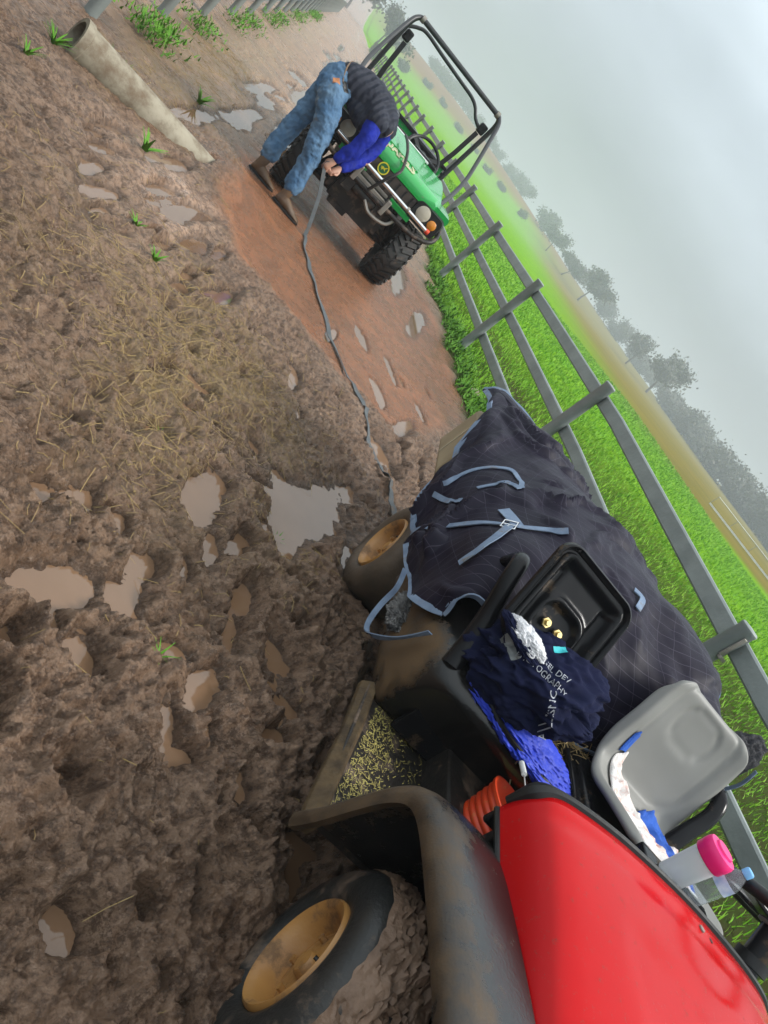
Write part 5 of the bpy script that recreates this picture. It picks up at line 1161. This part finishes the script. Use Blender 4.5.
vest = blob('vest',[[(-.345,.10,1.085,.158),(-.25,.17,1.12,.168),(-.10,.26,1.125,.172),(-.01,.32,1.10,.155)],[(-.04,.17,1.10,.115),(.04,.15,1.07,.108)],[(-.05,.42,1.10,.12),(.02,.49,1.08,.10)],[(-.2,.14,1.02,.10),(-.05,.16,.98,.10),(.0,.2,1.0,.09)]],'vest',man,.012,.022,6)
shirt = blob('shirt',[[(.0,.18,1.06,.085),(.06,.13,1.01,.085),(.105,.09,.93,.078),(.125,.07,.83,.070),(.12,.05,.74,.066),(.10,.032,.655,.054),(.09,.028,.625,.048)],[(.0,.50,1.10,.09),(.10,.43,.86,.072),(.13,.24,.65,.052),(.127,.17,.59,.045)],[(.0,.36,1.09,.12),(.02,.42,1.03,.10)]],'shirt',man,.011,.030,4)
blob('hair',[[(.015,.55,.985,.088),(.03,.575,.93,.095)]],'leather',man,.012,.02)
def boot(h, toe, nm='boot'):
    h, toe = Vector(h), Vector(toe); d = (toe-h); L0 = d.length; d.normalize(); sd_ = d.cross(Vector((0,0,1))).normalized(); secs = []
    for t_, w, z1 in ((0,.026,.075),(.06,.036,.10),(.2,.039,.12),(.36,.038,.115),(.5,.040,.092),(.68,.047,.07),(.85,.043,.055),(.96,.028,.043),(1,.012,.03)):
        c = h+d*(t_*L0); secs.append([c+sd_*w*math.cos(a)+Vector((0,0,.012+(z1-.012)*(.5+.5*math.sin(a)))) for a in np.linspace(0,2*math.pi,16,endpoint=False)])
    mb = MB(); mb.loft(secs); b_ = obj(nm,mb,'leather',man,subsurf=1)
    mb = MB(); mb.loft([[h+d*(t_*L0)+sd_*w*x+Vector((0,0,z)) for x,z in ((-1,0),(1,0),(1,.018),(-1,.018))] for t_,w in ((-.02,.03),(.1,.04),(.35,.036),(.66,.05),(.88,.044),(1.02,.014))]); obj('sole',mb,'rubber',b_,bevel=.004)
    mb = MB(); chainmesh(mb,[(*(h+d*.05+Vector((0,0,.07))),.045),(*(h+d*.055+Vector((0,0,.17))),.05)]); obj('shaft',mb,'leather',b_)
zr = gz1(.76,7.28)-.025; zl = gz1(.40,7.5)-.025
boot((-.03,-.04,zr),(.26,.05,zr)); boot((-.42,.02,zl),(-.15,.13,zl))
mb = MB(); mb.tube([(-.345+.163*math.cos(a)*.62*.9+.0,.10+.163*math.sin(a),1.075-.163*math.cos(a)*.75) for a in np.linspace(0,2*math.pi,40)],.016,8,flat=.4); 
belt = obj('belt',mb,'leather',jeans)
jtree = None
def jdecal(name, w, h, c, n, up, m):
    global jtree
    if jtree is None: jtree = bvh(jeans)
    n = Vector(n).normalized(); uy = Vector(up); uy = (uy-n*uy.dot(n)).normalized(); ux = uy.cross(n)
    return decal(name,plane_mesh(w,h,6,6),jtree,Vector(c),ux,uy,jeans,m,.003)
jdecal('leather_patch',.055,.05,(-.335,-.06,1.0),(-.15,-1,.12),(.55,0,.83),'tan_leather')
jdecal('pocket_phone',.07,.03,(-.285,-.06,1.035),(-.15,-1,.12),(.55,0,.83),'rubber')
# ------------------------------------------------------------------ flat grey strap from his hands to the cart
hw = MAN @ Vector((.075,.0,.49))
sp = [tuple(hw+Vector((0.01,0,.05))), tuple(hw), tuple(hw.lerp(Vector((.97,7.35,.16)),.5)-Vector((0,0,.03)))]
gp = [(.97,7.30),(1.0,6.95),(1.07,6.62),(1.14,6.35),(1.23,6.03),(1.36,5.55),(1.47,5.25),(1.62,4.92),(1.74,4.74),(1.78,4.5),(1.81,4.25),(1.87,4.02),(1.93,3.86),(1.97,3.5),(1.95,3.1)]
gp2 = cat_spline(gp,70); gzv = ground_z(gp2[:,0],gp2[:,1])
P_ = cat_spline(sp+[(gp2[0,0],gp2[0,1],gzv[0]+.03)],16).tolist()[:-1]
zz = np.convolve(np.pad(gzv,3,mode='edge'),np.ones(7)/7,'valid'); zz = np.maximum(zz,gzv)+.012
P_ += [(gp2[i,0]+.012*math.sin(i*.9),gp2[i,1],zz[i]) for i in range(len(gp2))]
wd = [(math.cos(.25*math.sin(i*.35)),.2,.35*math.sin(i*.5+1)) for i in range(len(P_))]
mb = MB(); mb.ribbon(P_,wd,.036,.005); stp = obj('tow_strap',mb,'strap'); tag(stp,'flat grey strap trailing over the mud from the bending person to the cart wheel','strap')
